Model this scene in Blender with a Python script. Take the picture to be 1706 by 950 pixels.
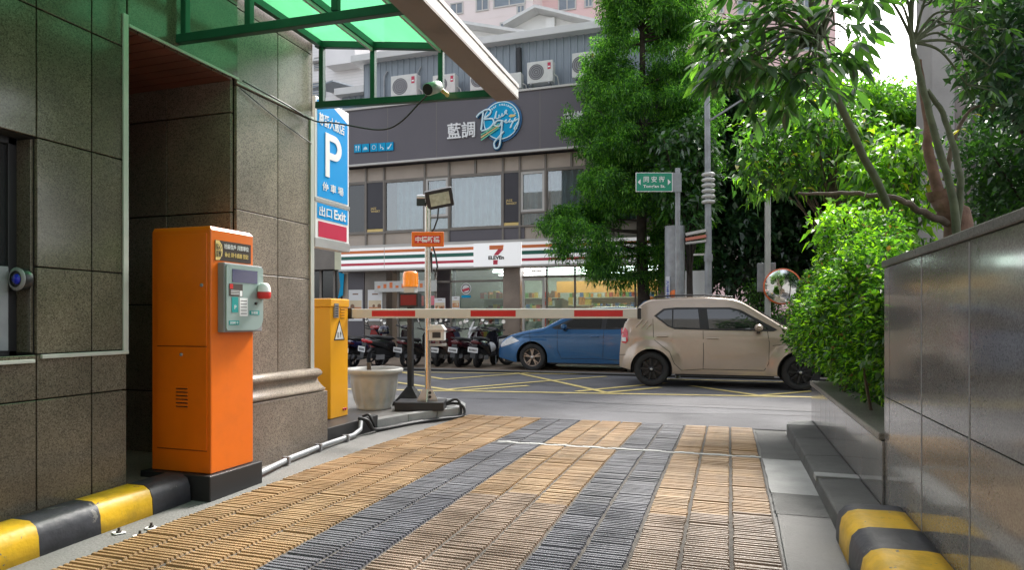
import bpy, bmesh, math, random
import numpy as np
from mathutils import Vector, Matrix
from mathutils.geometry import tessellate_polygon
random.seed(7); rng = np.random.default_rng(7)
for o in list(bpy.data.objects): bpy.data.objects.remove(o)
C = bpy.context.scene.collection
R = math.radians; PI = math.pi
# ---------------------------------------------------------------- camera, sky, sun, exposure
YAW = R(18.2); F = 1100.0; CX = 853.0; HY = 533.0; CH = 1.2
CA, SA = math.cos(YAW), math.sin(YAW)
cd = bpy.data.cameras.new("camera"); cam = bpy.data.objects.new("camera", cd); C.objects.link(cam)
cam.location = (0, 0, CH); cam.rotation_euler = (R(90), 0, YAW)
cd.sensor_width = 36; cd.lens = 36 * F / 1706; cd.shift_y = (HY - 475) / 1706; cd.clip_start = 0.05; cd.clip_end = 2000
sc = bpy.context.scene; sc.camera = cam
w = bpy.data.worlds.new("World"); sc.world = w; w.use_nodes = True
nt = w.node_tree; nt.nodes.clear()
sky = nt.nodes.new("ShaderNodeTexSky"); sky.sky_type = 'NISHITA'; sky.sun_disc = False
SUN_EL, SUN_AZ = R(44), R(12)          # azimuth measured clockwise from +Y
sky.sun_elevation = SUN_EL; sky.sun_rotation = SUN_AZ; sky.air_density = 1.0; sky.dust_density = 4.0; sky.ozone_density = 1.0
hs = nt.nodes.new("ShaderNodeHueSaturation"); hs.inputs['Saturation'].default_value = 0.28
bg = nt.nodes.new("ShaderNodeBackground"); bg.inputs['Strength'].default_value = 0.15
wo = nt.nodes.new("ShaderNodeOutputWorld")
nt.links.new(sky.outputs[0], hs.inputs['Color']); nt.links.new(hs.outputs[0], bg.inputs[0]); nt.links.new(bg.outputs[0], wo.inputs[0])
sl = bpy.data.lights.new("sun", 'SUN'); sun = bpy.data.objects.new("sun", sl); C.objects.link(sun)
sl.energy = 2.4; sl.angle = R(11); sl.color = (1, .96, .9)
sd = Vector((math.sin(SUN_AZ) * math.cos(SUN_EL), math.cos(SUN_AZ) * math.cos(SUN_EL), math.sin(SUN_EL)))
sun.rotation_euler = sd.to_track_quat('Z', 'Y').to_euler(); sun.location = sd * 50
sc.view_settings.view_transform = 'Standard'; sc.view_settings.look = 'None'; sc.view_settings.exposure = 1.52
sc.view_settings.gamma = 1
sc.cycles.max_bounces = 8; sc.cycles.transparent_max_bounces = 12
# ---------------------------------------------------------------- helpers
def ray(px):
    r = (px - CX) / F
    return (CA * r - SA, SA * r + CA)
def onY(px, py, Y):                       # point on the upright plane Y
    d = ray(px); t = Y / d[1]
    return (t * d[0], CH + (HY - py) / F * t)
def onX(px, py, X):
    d = ray(px); t = X / d[0]
    return (t * d[1], CH + (HY - py) / F * t)
def onT(px, py, t):                       # point at distance t in front of the camera
    d = ray(px)
    return (t * d[0], t * d[1], CH + (HY - py) / F * t)
def onZ(px, py, z=0.0):
    t = (CH - z) * F / (py - HY); d = ray(px)
    return (t * d[0], t * d[1], z)

def node_mat(name):
    m = bpy.data.materials.new(name); m.use_nodes = True
    n = m.node_tree; b = n.nodes['Principled BSDF']
    return m, n, b
def M(name, col, rough=.5, metal=0, var=.08, vs=3., bump=0., bs=80., coat=0., grime=0., gs=1.5, spec=.5, rvar=0., chip=0, streak=0):
    m, n, b = node_mat(name)
    b.inputs['Roughness'].default_value = rough; b.inputs['Metallic'].default_value = metal
    b.inputs['Coat Weight'].default_value = coat; b.inputs['Coat Roughness'].default_value = .06
    b.inputs['Specular IOR Level'].default_value = spec
    tc = n.nodes.new('ShaderNodeTexCoord'); L = n.links.new
    nz = n.nodes.new('ShaderNodeTexNoise'); nz.inputs['Scale'].default_value = vs; nz.inputs['Detail'].default_value = 6
    L(tc.outputs['Object'], nz.inputs['Vector'])
    rp = n.nodes.new('ShaderNodeValToRGB'); e = rp.color_ramp.elements
    e[0].position = .3; e[1].position = .7
    e[0].color = tuple(c * (1 - var) for c in col) + (1,); e[1].color = tuple(min(1, c * (1 + var)) for c in col) + (1,)
    L(nz.outputs[0], rp.inputs[0]); out = rp.outputs[0]
    if grime:
        g = n.nodes.new('ShaderNodeTexNoise'); g.inputs['Scale'].default_value = gs; g.inputs['Detail'].default_value = 8; g.inputs['Roughness'].default_value = .65
        mpn = n.nodes.new('ShaderNodeMapping'); mpn.inputs['Scale'].default_value = (3.2, .35, 1) if streak else (1, 1, 1); L(tc.outputs['Object'], mpn.inputs['Vector']); L(mpn.outputs[0], g.inputs['Vector'])
        gr = n.nodes.new('ShaderNodeMapRange'); gr.inputs[1].default_value = .48; gr.inputs[2].default_value = .72; gr.inputs[4].default_value = grime
        L(g.outputs[0], gr.inputs[0])
        mx = n.nodes.new('ShaderNodeMix'); mx.data_type = 'RGBA'
        L(gr.outputs[0], mx.inputs[0]); L(out, mx.inputs[6]); mx.inputs[7].default_value = tuple(c * .35 + .012 for c in col) + (1,)
        out = mx.outputs[2]
    if chip:
        g = n.nodes.new('ShaderNodeTexNoise'); g.inputs['Scale'].default_value = 11; g.inputs['Detail'].default_value = 9; g.inputs['Roughness'].default_value = .7; L(tc.outputs['Object'], g.inputs['Vector'])
        gr = n.nodes.new('ShaderNodeMapRange'); gr.inputs[1].default_value = chip; gr.inputs[2].default_value = chip + .015; L(g.outputs[0], gr.inputs[0])
        mx = n.nodes.new('ShaderNodeMix'); mx.data_type = 'RGBA'; L(gr.outputs[0], mx.inputs[0]); L(out, mx.inputs[6]); mx.inputs[7].default_value = (.17, .16, .15, 1); out = mx.outputs[2]
    L(out, b.inputs['Base Color'])
    if bump:
        bn = n.nodes.new('ShaderNodeTexNoise'); bn.inputs['Scale'].default_value = bs; bn.inputs['Detail'].default_value = 4
        L(tc.outputs['Object'], bn.inputs['Vector'])
        bp = n.nodes.new('ShaderNodeBump'); bp.inputs['Strength'].default_value = bump; bp.inputs['Distance'].default_value = .01
        L(bn.outputs[0], bp.inputs['Height']); L(bp.outputs[0], b.inputs['Normal'])
    if rvar:
        mr = n.nodes.new('ShaderNodeMapRange'); mr.inputs[1].default_value = .3; mr.inputs[2].default_value = .7
        mr.inputs[3].default_value = max(.02, rough - rvar); mr.inputs[4].default_value = rough + rvar
        L(nz.outputs[0], mr.inputs[0]); L(mr.outputs[0], b.inputs['Roughness'])
    return m
def granite(name, base, dark, light, rough, scale=90, stain=.25, coat=0, spec=.5, rv=.05):
    m, n, b = node_mat(name); L = n.links.new
    tc = n.nodes.new('ShaderNodeTexCoord')
    v = n.nodes.new('ShaderNodeTexVoronoi'); v.inputs['Scale'].default_value = scale; L(tc.outputs['Object'], v.inputs['Vector'])
    sp = n.nodes.new('ShaderNodeSeparateColor'); L(v.outputs['Color'], sp.inputs[0])
    rp = n.nodes.new('ShaderNodeValToRGB'); cr = rp.color_ramp; cr.interpolation = 'LINEAR'
    cr.elements[0].position = 0; cr.elements[0].color = dark + (1,)
    cr.elements[1].position = 1; cr.elements[1].color = light + (1,)
    a = cr.elements.new(.22); a.color = dark + (1,); a = cr.elements.new(.3); a.color = base + (1,); a = cr.elements.new(.8); a.color = base + (1,)
    L(sp.outputs[0], rp.inputs[0])
    nz = n.nodes.new('ShaderNodeTexNoise'); nz.inputs['Scale'].default_value = 1.3; nz.inputs['Detail'].default_value = 7; nz.inputs['Roughness'].default_value = .6
    L(tc.outputs['Object'], nz.inputs['Vector'])
    mr = n.nodes.new('ShaderNodeMapRange'); mr.inputs[1].default_value = .3; mr.inputs[2].default_value = .75; mr.inputs[3].default_value = 1.15; mr.inputs[4].default_value = 1 - stain * 1.6
    L(nz.outputs[0], mr.inputs[0])
    gi = n.nodes.new('ShaderNodeNewGeometry'); m3 = n.nodes.new('ShaderNodeMapRange'); m3.inputs[3].default_value = .84; m3.inputs[4].default_value = 1.14; L(gi.outputs['Random Per Island'], m3.inputs[0])
    ml = n.nodes.new('ShaderNodeMath'); ml.operation = 'MULTIPLY'; L(mr.outputs[0], ml.inputs[0]); L(m3.outputs[0], ml.inputs[1]); mr = ml
    mx = n.nodes.new('ShaderNodeMix'); mx.data_type = 'RGBA'; mx.blend_type = 'MULTIPLY'; mx.inputs[0].default_value = 1
    L(rp.outputs[0], mx.inputs[6])
    cb = n.nodes.new('ShaderNodeCombineColor'); [L(mr.outputs[0], cb.inputs[i]) for i in range(3)]
    L(cb.outputs[0], mx.inputs[7]); L(mx.outputs[2], b.inputs['Base Color'])
    b.inputs['Coat Weight'].default_value = coat; b.inputs['Coat Roughness'].default_value = rough * .7; b.inputs['Specular IOR Level'].default_value = spec
    m2 = n.nodes.new('ShaderNodeMapRange'); m2.inputs[1].default_value = .3; m2.inputs[2].default_value = .7; m2.inputs[3].default_value = max(.02, rough - rv); m2.inputs[4].default_value = rough + rv
    L(nz.outputs[0], m2.inputs[0]); L(m2.outputs[0], b.inputs['Roughness'])
    bn = n.nodes.new('ShaderNodeTexNoise'); bn.inputs['Scale'].default_value = 3; L(tc.outputs['Object'], bn.inputs['Vector'])
    bp = n.nodes.new('ShaderNodeBump'); bp.inputs['Strength'].default_value = .06; bp.inputs['Distance'].default_value = .02
    L(bn.outputs[0], bp.inputs['Height']); L(bp.outputs[0], b.inputs['Normal'])
    return m
def emis(name, col, s):
    m, n, b = node_mat(name); b.inputs['Base Color'].default_value = tuple(col) + (1,)
    b.inputs['Emission Color'].default_value = tuple(col) + (1,); b.inputs['Emission Strength'].default_value = s; b.inputs['Roughness'].default_value = .4
    return m
def thin_glass(name, tint=(.9, .93, .9), refl=.12, rough=.02):
    m = bpy.data.materials.new(name); m.use_nodes = True; n = m.node_tree; n.nodes.clear(); L = n.links.new
    o = n.nodes.new('ShaderNodeOutputMaterial'); t = n.nodes.new('ShaderNodeBsdfTransparent'); t.inputs[0].default_value = tint + (1,)
    g = n.nodes.new('ShaderNodeBsdfGlossy'); g.inputs['Roughness'].default_value = rough
    lw = n.nodes.new('ShaderNodeLayerWeight'); lw.inputs[0].default_value = refl * 2.4
    mp = n.nodes.new('ShaderNodeMath'); mp.operation = 'MAXIMUM'; mp.inputs[1].default_value = refl
    L(lw.outputs['Fresnel'], mp.inputs[0]); mx = n.nodes.new('ShaderNodeMixShader')
    L(mp.outputs[0], mx.inputs[0]); L(t.outputs[0], mx.inputs[1]); L(g.outputs[0], mx.inputs[2]); L(mx.outputs[0], o.inputs[0])
    return m
def leaf_mat(name, col, tr=.45, rough=.4, gl=.06):
    m = bpy.data.materials.new(name); m.use_nodes = True; n = m.node_tree; n.nodes.clear(); L = n.links.new
    o = n.nodes.new('ShaderNodeOutputMaterial')
    tc = n.nodes.new('ShaderNodeTexCoord'); nz = n.nodes.new('ShaderNodeTexNoise'); nz.inputs['Scale'].default_value = 2.2; nz.inputs['Detail'].default_value = 3
    L(tc.outputs['Object'], nz.inputs['Vector'])
    rp = n.nodes.new('ShaderNodeValToRGB'); e = rp.color_ramp.elements; e[0].position = .35; e[1].position = .65
    e[0].color = tuple(c * .75 for c in col) + (1,); e[1].color = tuple(c * 1.25 for c in col) + (1,)
    L(nz.outputs[0], rp.inputs[0])
    d = n.nodes.new('ShaderNodeBsdfDiffuse'); t = n.nodes.new('ShaderNodeBsdfTranslucent'); g = n.nodes.new('ShaderNodeBsdfGlossy'); g.inputs['Roughness'].default_value = rough
    L(rp.outputs[0], d.inputs[0])
    hv = n.nodes.new('ShaderNodeMix'); hv.data_type = 'RGBA'; hv.blend_type = 'MULTIPLY'; hv.inputs[0].default_value = 1; L(rp.outputs[0], hv.inputs[6]); hv.inputs[7].default_value = (1.7, 1.9, .7, 1)
    L(hv.outputs[2], t.inputs[0])
    a = n.nodes.new('ShaderNodeMixShader'); a.inputs[0].default_value = tr; L(d.outputs[0], a.inputs[1]); L(t.outputs[0], a.inputs[2])
    b = n.nodes.new('ShaderNodeMixShader'); b.inputs[0].default_value = gl; L(a.outputs[0], b.inputs[1]); L(g.outputs[0], b.inputs[2]); L(b.outputs[0], o.inputs[0])
    return m

class MB:
    def __init__(s, *mats, o=(0, 0, 0)):
        s.v = []; s.f = []; s.m = []; s.sm = []; s.mats = list(mats); s.o = Vector(o)
    def add(s, vs, fs, mi=0, smooth=False):
        b = len(s.v); s.v += [tuple(Vector(p) - s.o) for p in vs]
        for f in fs: s.f.append([b + i for i in f]); s.m.append(mi); s.sm.append(smooth)
    def box(s, x0, x1, y0, y1, z0, z1, mi=0):
        if x0 > x1: x0, x1 = x1, x0
        if y0 > y1: y0, y1 = y1, y0
        if z0 > z1: z0, z1 = z1, z0
        s.add([(x0, y0, z0), (x1, y0, z0), (x1, y1, z0), (x0, y1, z0), (x0, y0, z1), (x1, y0, z1), (x1, y1, z1), (x0, y1, z1)],
              [(0, 3, 2, 1), (4, 5, 6, 7), (0, 1, 5, 4), (1, 2, 6, 5), (2, 3, 7, 6), (3, 0, 4, 7)], mi)
        return s
    def obox(s, c, ax, half, mi=0):       # oriented box: centre, three axis vectors, half sizes
        c = Vector(c); a = [Vector(v).normalized() * h for v, h in zip(ax, half)]
        P = [c + a[0] * i + a[1] * j + a[2] * k for k in (-1, 1) for i, j in ((-1, -1), (1, -1), (1, 1), (-1, 1))]
        s.add(P, [(0, 3, 2, 1), (4, 5, 6, 7), (0, 1, 5, 4), (1, 2, 6, 5), (2, 3, 7, 6), (3, 0, 4, 7)], mi); return s
    def beam(s, p, q, wd, ht, mi=0):      # rectangular bar from p to q
        p = Vector(p); q = Vector(q); d = (q - p)
        up = Vector((0, 0, 1)) if abs(d.normalized().z) < .95 else Vector((0, 1, 0))
        sx = d.cross(up).normalized(); uy = sx.cross(d).normalized()
        return s.obox((p + q) / 2, (d, sx, uy), (d.length / 2, wd / 2, ht / 2), mi)
    def tube(s, pts, r, n=10, mi=0, cap=True, smooth=True):
        pts = [Vector(p) for p in pts]; rs = r if isinstance(r, (list, tuple)) else [r] * len(pts)
        vs = []; prev = None
        for i, p in enumerate(pts):
            d = (pts[min(i + 1, len(pts) - 1)] - pts[max(i - 1, 0)]).normalized()
            if prev is None: u = d.cross(Vector((0, 0, 1))) if abs(d.z) < .9 else d.cross(Vector((1, 0, 0)))
            else: u = prev - d * prev.dot(d)
            u.normalize(); prev = u; v2 = d.cross(u)
            vs += [p + (u * math.cos(2 * PI * k / n) + v2 * math.sin(2 * PI * k / n)) * rs[i] for k in range(n)]
        fs = [(i * n + k, i * n + (k + 1) % n, (i + 1) * n + (k + 1) % n, (i + 1) * n + k) for i in range(len(pts) - 1) for k in range(n)]
        s.add(vs, fs, mi, smooth)
        if cap:
            s.add(vs[:n], [tuple(range(n - 1, -1, -1))], mi); s.add(vs[-n:], [tuple(range(n))], mi)
        return s
    def lathe(s, prof, c=(0, 0, 0), axis='z', n=24, mi=0, smooth=True, caps=True):
        c = Vector(c); vs = []
        for r, h in prof:
            for k in range(n):
                a = 2 * PI * k / n; x, y = r * math.cos(a), r * math.sin(a)
                vs.append(c + (Vector((x, y, h)) if axis == 'z' else Vector((x, h, y)) if axis == 'y' else Vector((h, x, y))))
        fs = [(i * n + k, i * n + (k + 1) % n, (i + 1) * n + (k + 1) % n, (i + 1) * n + k) for i in range(len(prof) - 1) for k in range(n)]
        s.add(vs, fs, mi, smooth)
        if caps: s.add(vs[:n], [tuple(range(n))], mi); s.add(vs[-n:], [tuple(range(n))], mi)
        return s
    def poly(s, pts, thick, nrm, mi=0):   # flat polygon with thickness along nrm
        P = [Vector(p) for p in pts]; nv = Vector(nrm).normalized() * thick; n = len(P)
        tri = tessellate_polygon([P])
        s.add(P + [p + nv for p in P], [tuple(t) for t in tri] + [tuple(i + n for i in t) for t in tri] + [(i, (i + 1) % n, (i + 1) % n + n, i + n) for i in range(n)], mi); return s
    def loft(s, rings, mi=0, cap=True, smooth=True):
        n = len(rings[0]); vs = [p for r in rings for p in r]
        s.add(vs, [(i * n + k, i * n + (k + 1) % n, (i + 1) * n + (k + 1) % n, (i + 1) * n + k) for i in range(len(rings) - 1) for k in range(n)], mi, smooth)
        if cap: s.add(rings[0], [tuple(range(n))], mi, smooth); s.add(rings[-1], [tuple(range(n))], mi, smooth)
        return s
    def build(s, name, parent=None, bevel=0, seg=2, subd=0, kind=None):
        me = bpy.data.meshes.new(name); me.from_pydata(s.v, [], s.f)
        for m in s.mats: me.materials.append(m)
        me.polygons.foreach_set('material_index', s.m); me.polygons.foreach_set('use_smooth', s.sm)
        bm = bmesh.new(); bm.from_mesh(me); bmesh.ops.recalc_face_normals(bm, faces=bm.faces)
        if subd or bevel: bmesh.ops.remove_doubles(bm, verts=bm.verts, dist=1e-5)
        bm.to_mesh(me); bm.free(); me.update()
        o = bpy.data.objects.new(name, me); C.objects.link(o)
        if parent is None: o.location = s.o
        else: o.parent = parent
        if bevel:
            b = o.modifiers.new('bevel', 'BEVEL'); b.width = bevel; b.segments = seg; b.limit_method = 'ANGLE'; b.angle_limit = R(35)
        if subd:
            b = o.modifiers.new('sub', 'SUBSURF'); b.levels = subd; b.render_levels = subd
        if kind: o['kind'] = kind
        return o
def tag(o, label, cat, group=None, kind=None):
    o['label'] = label; o['category'] = cat
    if group: o['group'] = group
    if kind: o['kind'] = kind
    return o
def thing(name, label, cat, loc=(0, 0, 0), rz=0, group=None):
    o = bpy.data.objects.new(name, None); C.objects.link(o); o.location = loc; o.rotation_euler = (0, 0, rz); o.empty_display_size = .1
    return tag(o, label, cat, group)
def raw_mesh(name, verts, faces4, mats, midx, parent=None, loc=(0, 0, 0)):
    me = bpy.data.meshes.new(name); nv = len(verts); nf = len(faces4)
    me.vertices.add(nv); me.vertices.foreach_set('co', verts.astype(np.float32).ravel())
    me.loops.add(nf * 4); me.loops.foreach_set('vertex_index', faces4.astype(np.int32).ravel())
    me.polygons.add(nf); me.polygons.foreach_set('loop_start', np.arange(0, nf * 4, 4, dtype=np.int32))
    me.polygons.foreach_set('material_index', midx.astype(np.int32))
    for m in mats: me.materials.append(m)
    me.update(calc_edges=True); me.validate()
    o = bpy.data.objects.new(name, me); C.objects.link(o)
    if parent is None: o.location = loc
    else: o.parent = parent
    return o
_tc = {}
def glyphs(s, bold=0.0):
    k = (s, bold)
    if k in _tc: return _tc[k]
    cu = bpy.data.curves.new('t', 'FONT'); cu.body = s; cu.size = 1; cu.offset = bold; cu.resolution_u = 3; cu.fill_mode = 'FRONT'
    ob = bpy.data.objects.new('t', cu); C.objects.link(ob); bpy.context.view_layer.update()
    me = bpy.data.meshes.new_from_object(ob.evaluated_get(bpy.context.evaluated_depsgraph_get()))
    vs = [tuple(v.co) for v in me.vertices]; fs = [tuple(p.vertices) for p in me.polygons]
    bpy.data.objects.remove(ob); bpy.data.curves.remove(cu); bpy.data.meshes.remove(me)
    _tc[k] = (vs, fs); return vs, fs
def text(mb, s, c, right, up, wd, ht, mi=0, bold=0.0, th=.004, skew=0):   # raised lettering fitted in wd x ht about c
    vs, fs = glyphs(s, bold)
    if not vs: return
    xs = [v[0] for v in vs]; ys = [v[1] for v in vs]
    x0, x1, y0, y1 = min(xs), max(xs), min(ys), max(ys); r = Vector(right).normalized(); u = Vector(up).normalized(); n = r.cross(u); c = Vector(c)
    P = []
    for v in vs:
        a = (v[0] - (x0 + x1) / 2) / (x1 - x0) * wd; b = (v[1] - (y0 + y1) / 2) / (y1 - y0) * ht
        P.append(c + r * (a + skew * b) + u * b + n * th)
    mb.add(P, fs, mi)
    # side walls
    ed = {}
    for f in fs:
        for i in range(len(f)):
            e = (f[i], f[(i + 1) % len(f)]); k = (min(e), max(e)); ed[k] = None if k in ed else e
    base = [p - n * th for p in P]; k = len(P)
    mb.add(P + base, [(e[0], e[1], e[1] + k, e[0] + k) for e in ed.values() if e], mi)

# ---------------------------------------------------------------- materials
m_asph = M('asphalt', (.165, .163, .17), .9, spec=.15, var=.22, vs=.7, bump=.7, bs=120, grime=.4, gs=1.1)
m_conc = M('concrete', (.17, .166, .158), .8, var=.12, vs=2, bump=.4, bs=60, grime=.5, gs=2)
m_concd = M('dark_concrete', (.10, .10, .095), .8, var=.2, vs=4, bump=.5, bs=60, grime=.4)
m_concl = M('pale_concrete', (.34, .34, .33), .8, var=.12, vs=5, bump=.3, bs=60, grime=.3, gs=4)
m_grout = M('grout', (.075, .065, .055), .9, var=.3, vs=14, bump=.5, bs=90)
m_gold = M('ochre_tile', (.305, .19, .09), .55, streak=1, var=.16, vs=2.2, bump=.3, bs=90, grime=.6, gs=1.0, rvar=.12)
m_gold2 = M('ochre_tile_pale', (.335, .22, .115), .5, streak=1, var=.22, vs=3, bump=.3, bs=90, grime=.5, gs=2, rvar=.12)
m_near = M('brown_tile_worn', (.26, .19, .14), .42, streak=1, var=.3, vs=3, bump=.3, bs=90, grime=.5, gs=2, rvar=.15)
m_nearc = M('grey_tile_worn', (.12, .12, .14), .38, streak=1, var=.3, vs=3, bump=.3, bs=90, grime=.4, rvar=.15)
m_char = M('charcoal_tile', (.11, .11, .125), .5, streak=1, var=.25, vs=3, bump=.3, bs=90, grime=.3, rvar=.12)
m_char2 = M('charcoal_tile_b', (.12, .12, .137), .5, streak=1, var=.25, vs=3, bump=.3, bs=90, grime=.3, rvar=.12)
m_yline = M('yellow_paint', (.72, .58, .22), .6, var=.15, vs=5, grime=.45, gs=4)
m_wline = M('white_paint_line', (.6, .6, .58), .6, var=.15, vs=5, grime=.6, gs=4)
m_kyel = M('kerb_yellow', (.72, .43, .015), .42, var=.12, vs=6, bump=.35, bs=22, grime=.55, gs=7, chip=.64)
m_kblk = M('kerb_black', (.04, .041, .05), .45, var=.35, vs=7, bump=.35, bs=22, grime=.3, chip=.63)
m_gran = granite('brown_granite', (.13, .11, .08), (.075, .062, .045), (.18, .155, .118), .17, 170, .35, coat=.35)
m_granp = granite('pillar_granite', (.25, .208, .168), (.12, .10, .082), (.34, .29, .24), .32, 150, .3)
m_grand = granite('grey_polished_granite', (.26, .247, .24), (.19, .18, .172), (.33, .312, .30), .11, 190, .25, coat=.45, spec=.7, rv=.035)
m_joint = M('joint', (.02, .02, .018), .9)
m_seam = M('sealant', (.30, .30, .32), .5)
m_alu = M('aluminium', (.55, .55, .55), .35, metal=.7, var=.08)
m_alug = M('painted_strip', (.45, .46, .42), .45, var=.12, vs=6, grime=.4)
m_steel = M('stainless', (.62, .58, .52), .22, metal=1, var=.08, vs=8)
m_galv = M('galvanised', (.32, .335, .35), .55, metal=.35, var=.15, vs=7, grime=.3, gs=5)
m_black = M('black_paint', (.018, .018, .02), .45, var=.2)
m_blackp = M('black_plastic', (.02, .02, .022), .4, var=.15)
m_rubber = M('rubber', (.022, .022, .023), .75, var=.2, vs=12)
m_orange = M('orange_enamel', (.78, .155, .004), .34, var=.04, coat=.25, grime=.22, gs=2.5)
m_oranged = M('orange_seam', (.28, .06, .004), .5)
m_yelcab = M('yellow_enamel', (.88, .40, .006), .34, var=.05, coat=.3, grime=.12, gs=3)
m_panel = M('silver_green_panel', (.33, .42, .40), .3, metal=.25, var=.05)
m_grey = M('grey_plastic', (.25, .25, .26), .45)
m_white = M('white_paint', (.82, .82, .80), .45, var=.05, grime=.12, gs=3)
m_whitep = M('white_plastic', (.62, .62, .59), .4, var=.06, vs=5, grime=.18, gs=4)
m_armw = M('arm_white', (.68, .66, .61), .4, var=.06, grime=.15, gs=6)
m_red = M('red_sheet', (.62, .025, .025), .4, var=.06)
m_greenf = M('green_steel', (.010, .070, .042), .4, var=.2, vs=5, grime=.3, gs=5)
m_wood = M('brown_slats', (.15, .065, .045), .5, var=.25, vs=2, grime=.3)
m_dark = M('dark_metal_panel', (.115, .105, .12), .55, var=.06, vs=.6)
m_menu = M('menu_dark', (.028, .025, .034), .4)
m_beige = M('beige_panel', (.46, .385, .32), .5, var=.1, vs=.8, grime=.15)
m_frame = M('bronze_frame', (.20, .175, .15), .45, var=.1)
m_framel = M('pale_frame', (.55, .53, .5), .45, var=.05)
m_stone = M('brown_stone', (.27, .21, .165), .35, var=.25, vs=2, grime=.2)
m_curt = M('curtain', (.50, .62, .66), .8, var=.12, vs=3)
m_corr = M('corrugated_grey', (.25, .29, .33), .5, var=.1, vs=.7, grime=.15)
m_roofl = M('roof_pale', (.66, .66, .65), .6, var=.08, grime=.2)
m_pink = M('pink_tile', (.66, .44, .41), .7, var=.06, vs=.3)
m_pinkw = M('pink_white', (.82, .72, .70), .7, var=.05, vs=.3)
m_wtile = M('white_tile', (.82, .80, .80), .6, var=.06, vs=1)
m_glassd = M('dark_glass', (.02, .022, .025), .05, var=.1, spec=.8)
m_glassb = M('bluish_glass', (.22, .26, .30), .1, var=.2, vs=.6)
m_carwin = M('car_glass', (.012, .014, .016), .03, var=.05, spec=.9, coat=.8)
m_blue = M('sign_blue', (.0, .29, .68), .6, var=.03, spec=.15)
m_redsg = M('sign_red', (.50, .025, .07), .35, var=.05)
m_wsign = M('sign_white', (.8, .8, .8), .4, var=.02)
m_lit = emis('lit_sign_white', (.82, .82, .82), .16)
m_gsign = M('street_sign_green', (.008, .26, .15), .4, var=.04)
m_bark = M('bark', (.11, .085, .062), .9, var=.3, vs=9, bump=.8, bs=30)
m_barkd = M('dark_bark', (.05, .04, .032), .9, var=.3, vs=9, bump=.8, bs=30)
m_barkg = M('green_bark', (.085, .10, .055), .8, var=.3, vs=9, bump=.6, bs=30)
m_barkr = M('reddish_bark', (.17, .10, .07), .85, var=.3, vs=9, bump=.8, bs=30)
m_soil = M('soil', (.05, .035, .022), .95, var=.3, vs=9, bump=.8)
m_paver = M('pavement_tiles', (.25, .19, .14), .7, var=.15, vs=2, bump=.3, bs=60, grime=.3)
m_plate = M('plate_white', (.75, .76, .76), .4, var=.03)
m_mirror = M('mirror', (.85, .87, .88), .02, metal=1, var=.01)
m_interior = M('store_wall', (.55, .57, .52), .7, var=.08)
m_rimd = M('black_rim', (.03, .03, .032), .3, metal=.4)
m_rimb = M('bronze_rim', (.42, .33, .27), .35, metal=.6)
m_lens = M('red_lens', (.55, .012, .02), .12, var=.1, coat=.8)
m_lensw = M('clear_lens', (.72, .74, .76), .08, var=.15, vs=20, coat=1)
m_lensa = M('amber_lens', (.75, .20, .006), .15, var=.1, coat=.6)
m_gold_t = M('gold_print', (.75, .55, .2), .4)
for mm, s in ((m_lensa, .10),):
    b = mm.node_tree.nodes['Principled BSDF']; b.inputs['Emission Color'].default_value = (1, .35, .02, 1); b.inputs['Emission Strength'].default_value = s

# ---------------------------------------------------------------- the ground
def sheet(name, x0, x1, y0, y1, z, mat, nx=1, ny=1, jit=0):
    mb = MB(mat); vs = []
    for j in range(ny + 1):
        for i in range(nx + 1): vs.append((x0 + (x1 - x0) * i / nx, y0 + (y1 - y0) * j / ny, z + random.uniform(-jit, jit)))
    mb.add(vs, [(j * (nx + 1) + i, j * (nx + 1) + i + 1, (j + 1) * (nx + 1) + i + 1, (j + 1) * (nx + 1) + i) for j in range(ny) for i in range(nx)], 0, jit > 0)
    return mb.build(name, kind='structure')
sheet('ground', -600, 600, -400, 800, -.16, m_conc)
def zprof(Y):
    return float(np.interp(Y, [-2, 1, 2.6, 4.4, 5.4, 7.72, 8.2], [-.20, -.06, .0, .035, .035, 0.0, -.006]))
mb = MB(m_asph); vs = []; xs = np.linspace(-60, 60, 61); ys = np.linspace(7.74, 14.16, 8)
for y in ys:
    for x in xs: vs.append((x, y, -.004 + .02 * math.sin(PI * (y - 7.74) / 6.42)))
mb.add(vs, [(j * 61 + i, j * 61 + i + 1, (j + 1) * 61 + i + 1, (j + 1) * 61 + i) for j in range(7) for i in range(60)], 0, True)
mb.build('road', kind='structure')
def zroad(y): return -.004 + .02 * math.sin(PI * (y - 7.74) / 6.42)
# apron of plain concrete under / beside the ribbed tiles
mb = MB(m_conc); yy = np.linspace(-2, 7.74, 30); P = [(x, y, zprof(y) - .012) for y in yy for x in (-6.5, .9)]
mb.add(P, [(2 * i, 2 * i + 1, 2 * i + 3, 2 * i + 2) for i in range(29)], 0, True); mb.build('driveway_apron', kind='structure')
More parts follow.
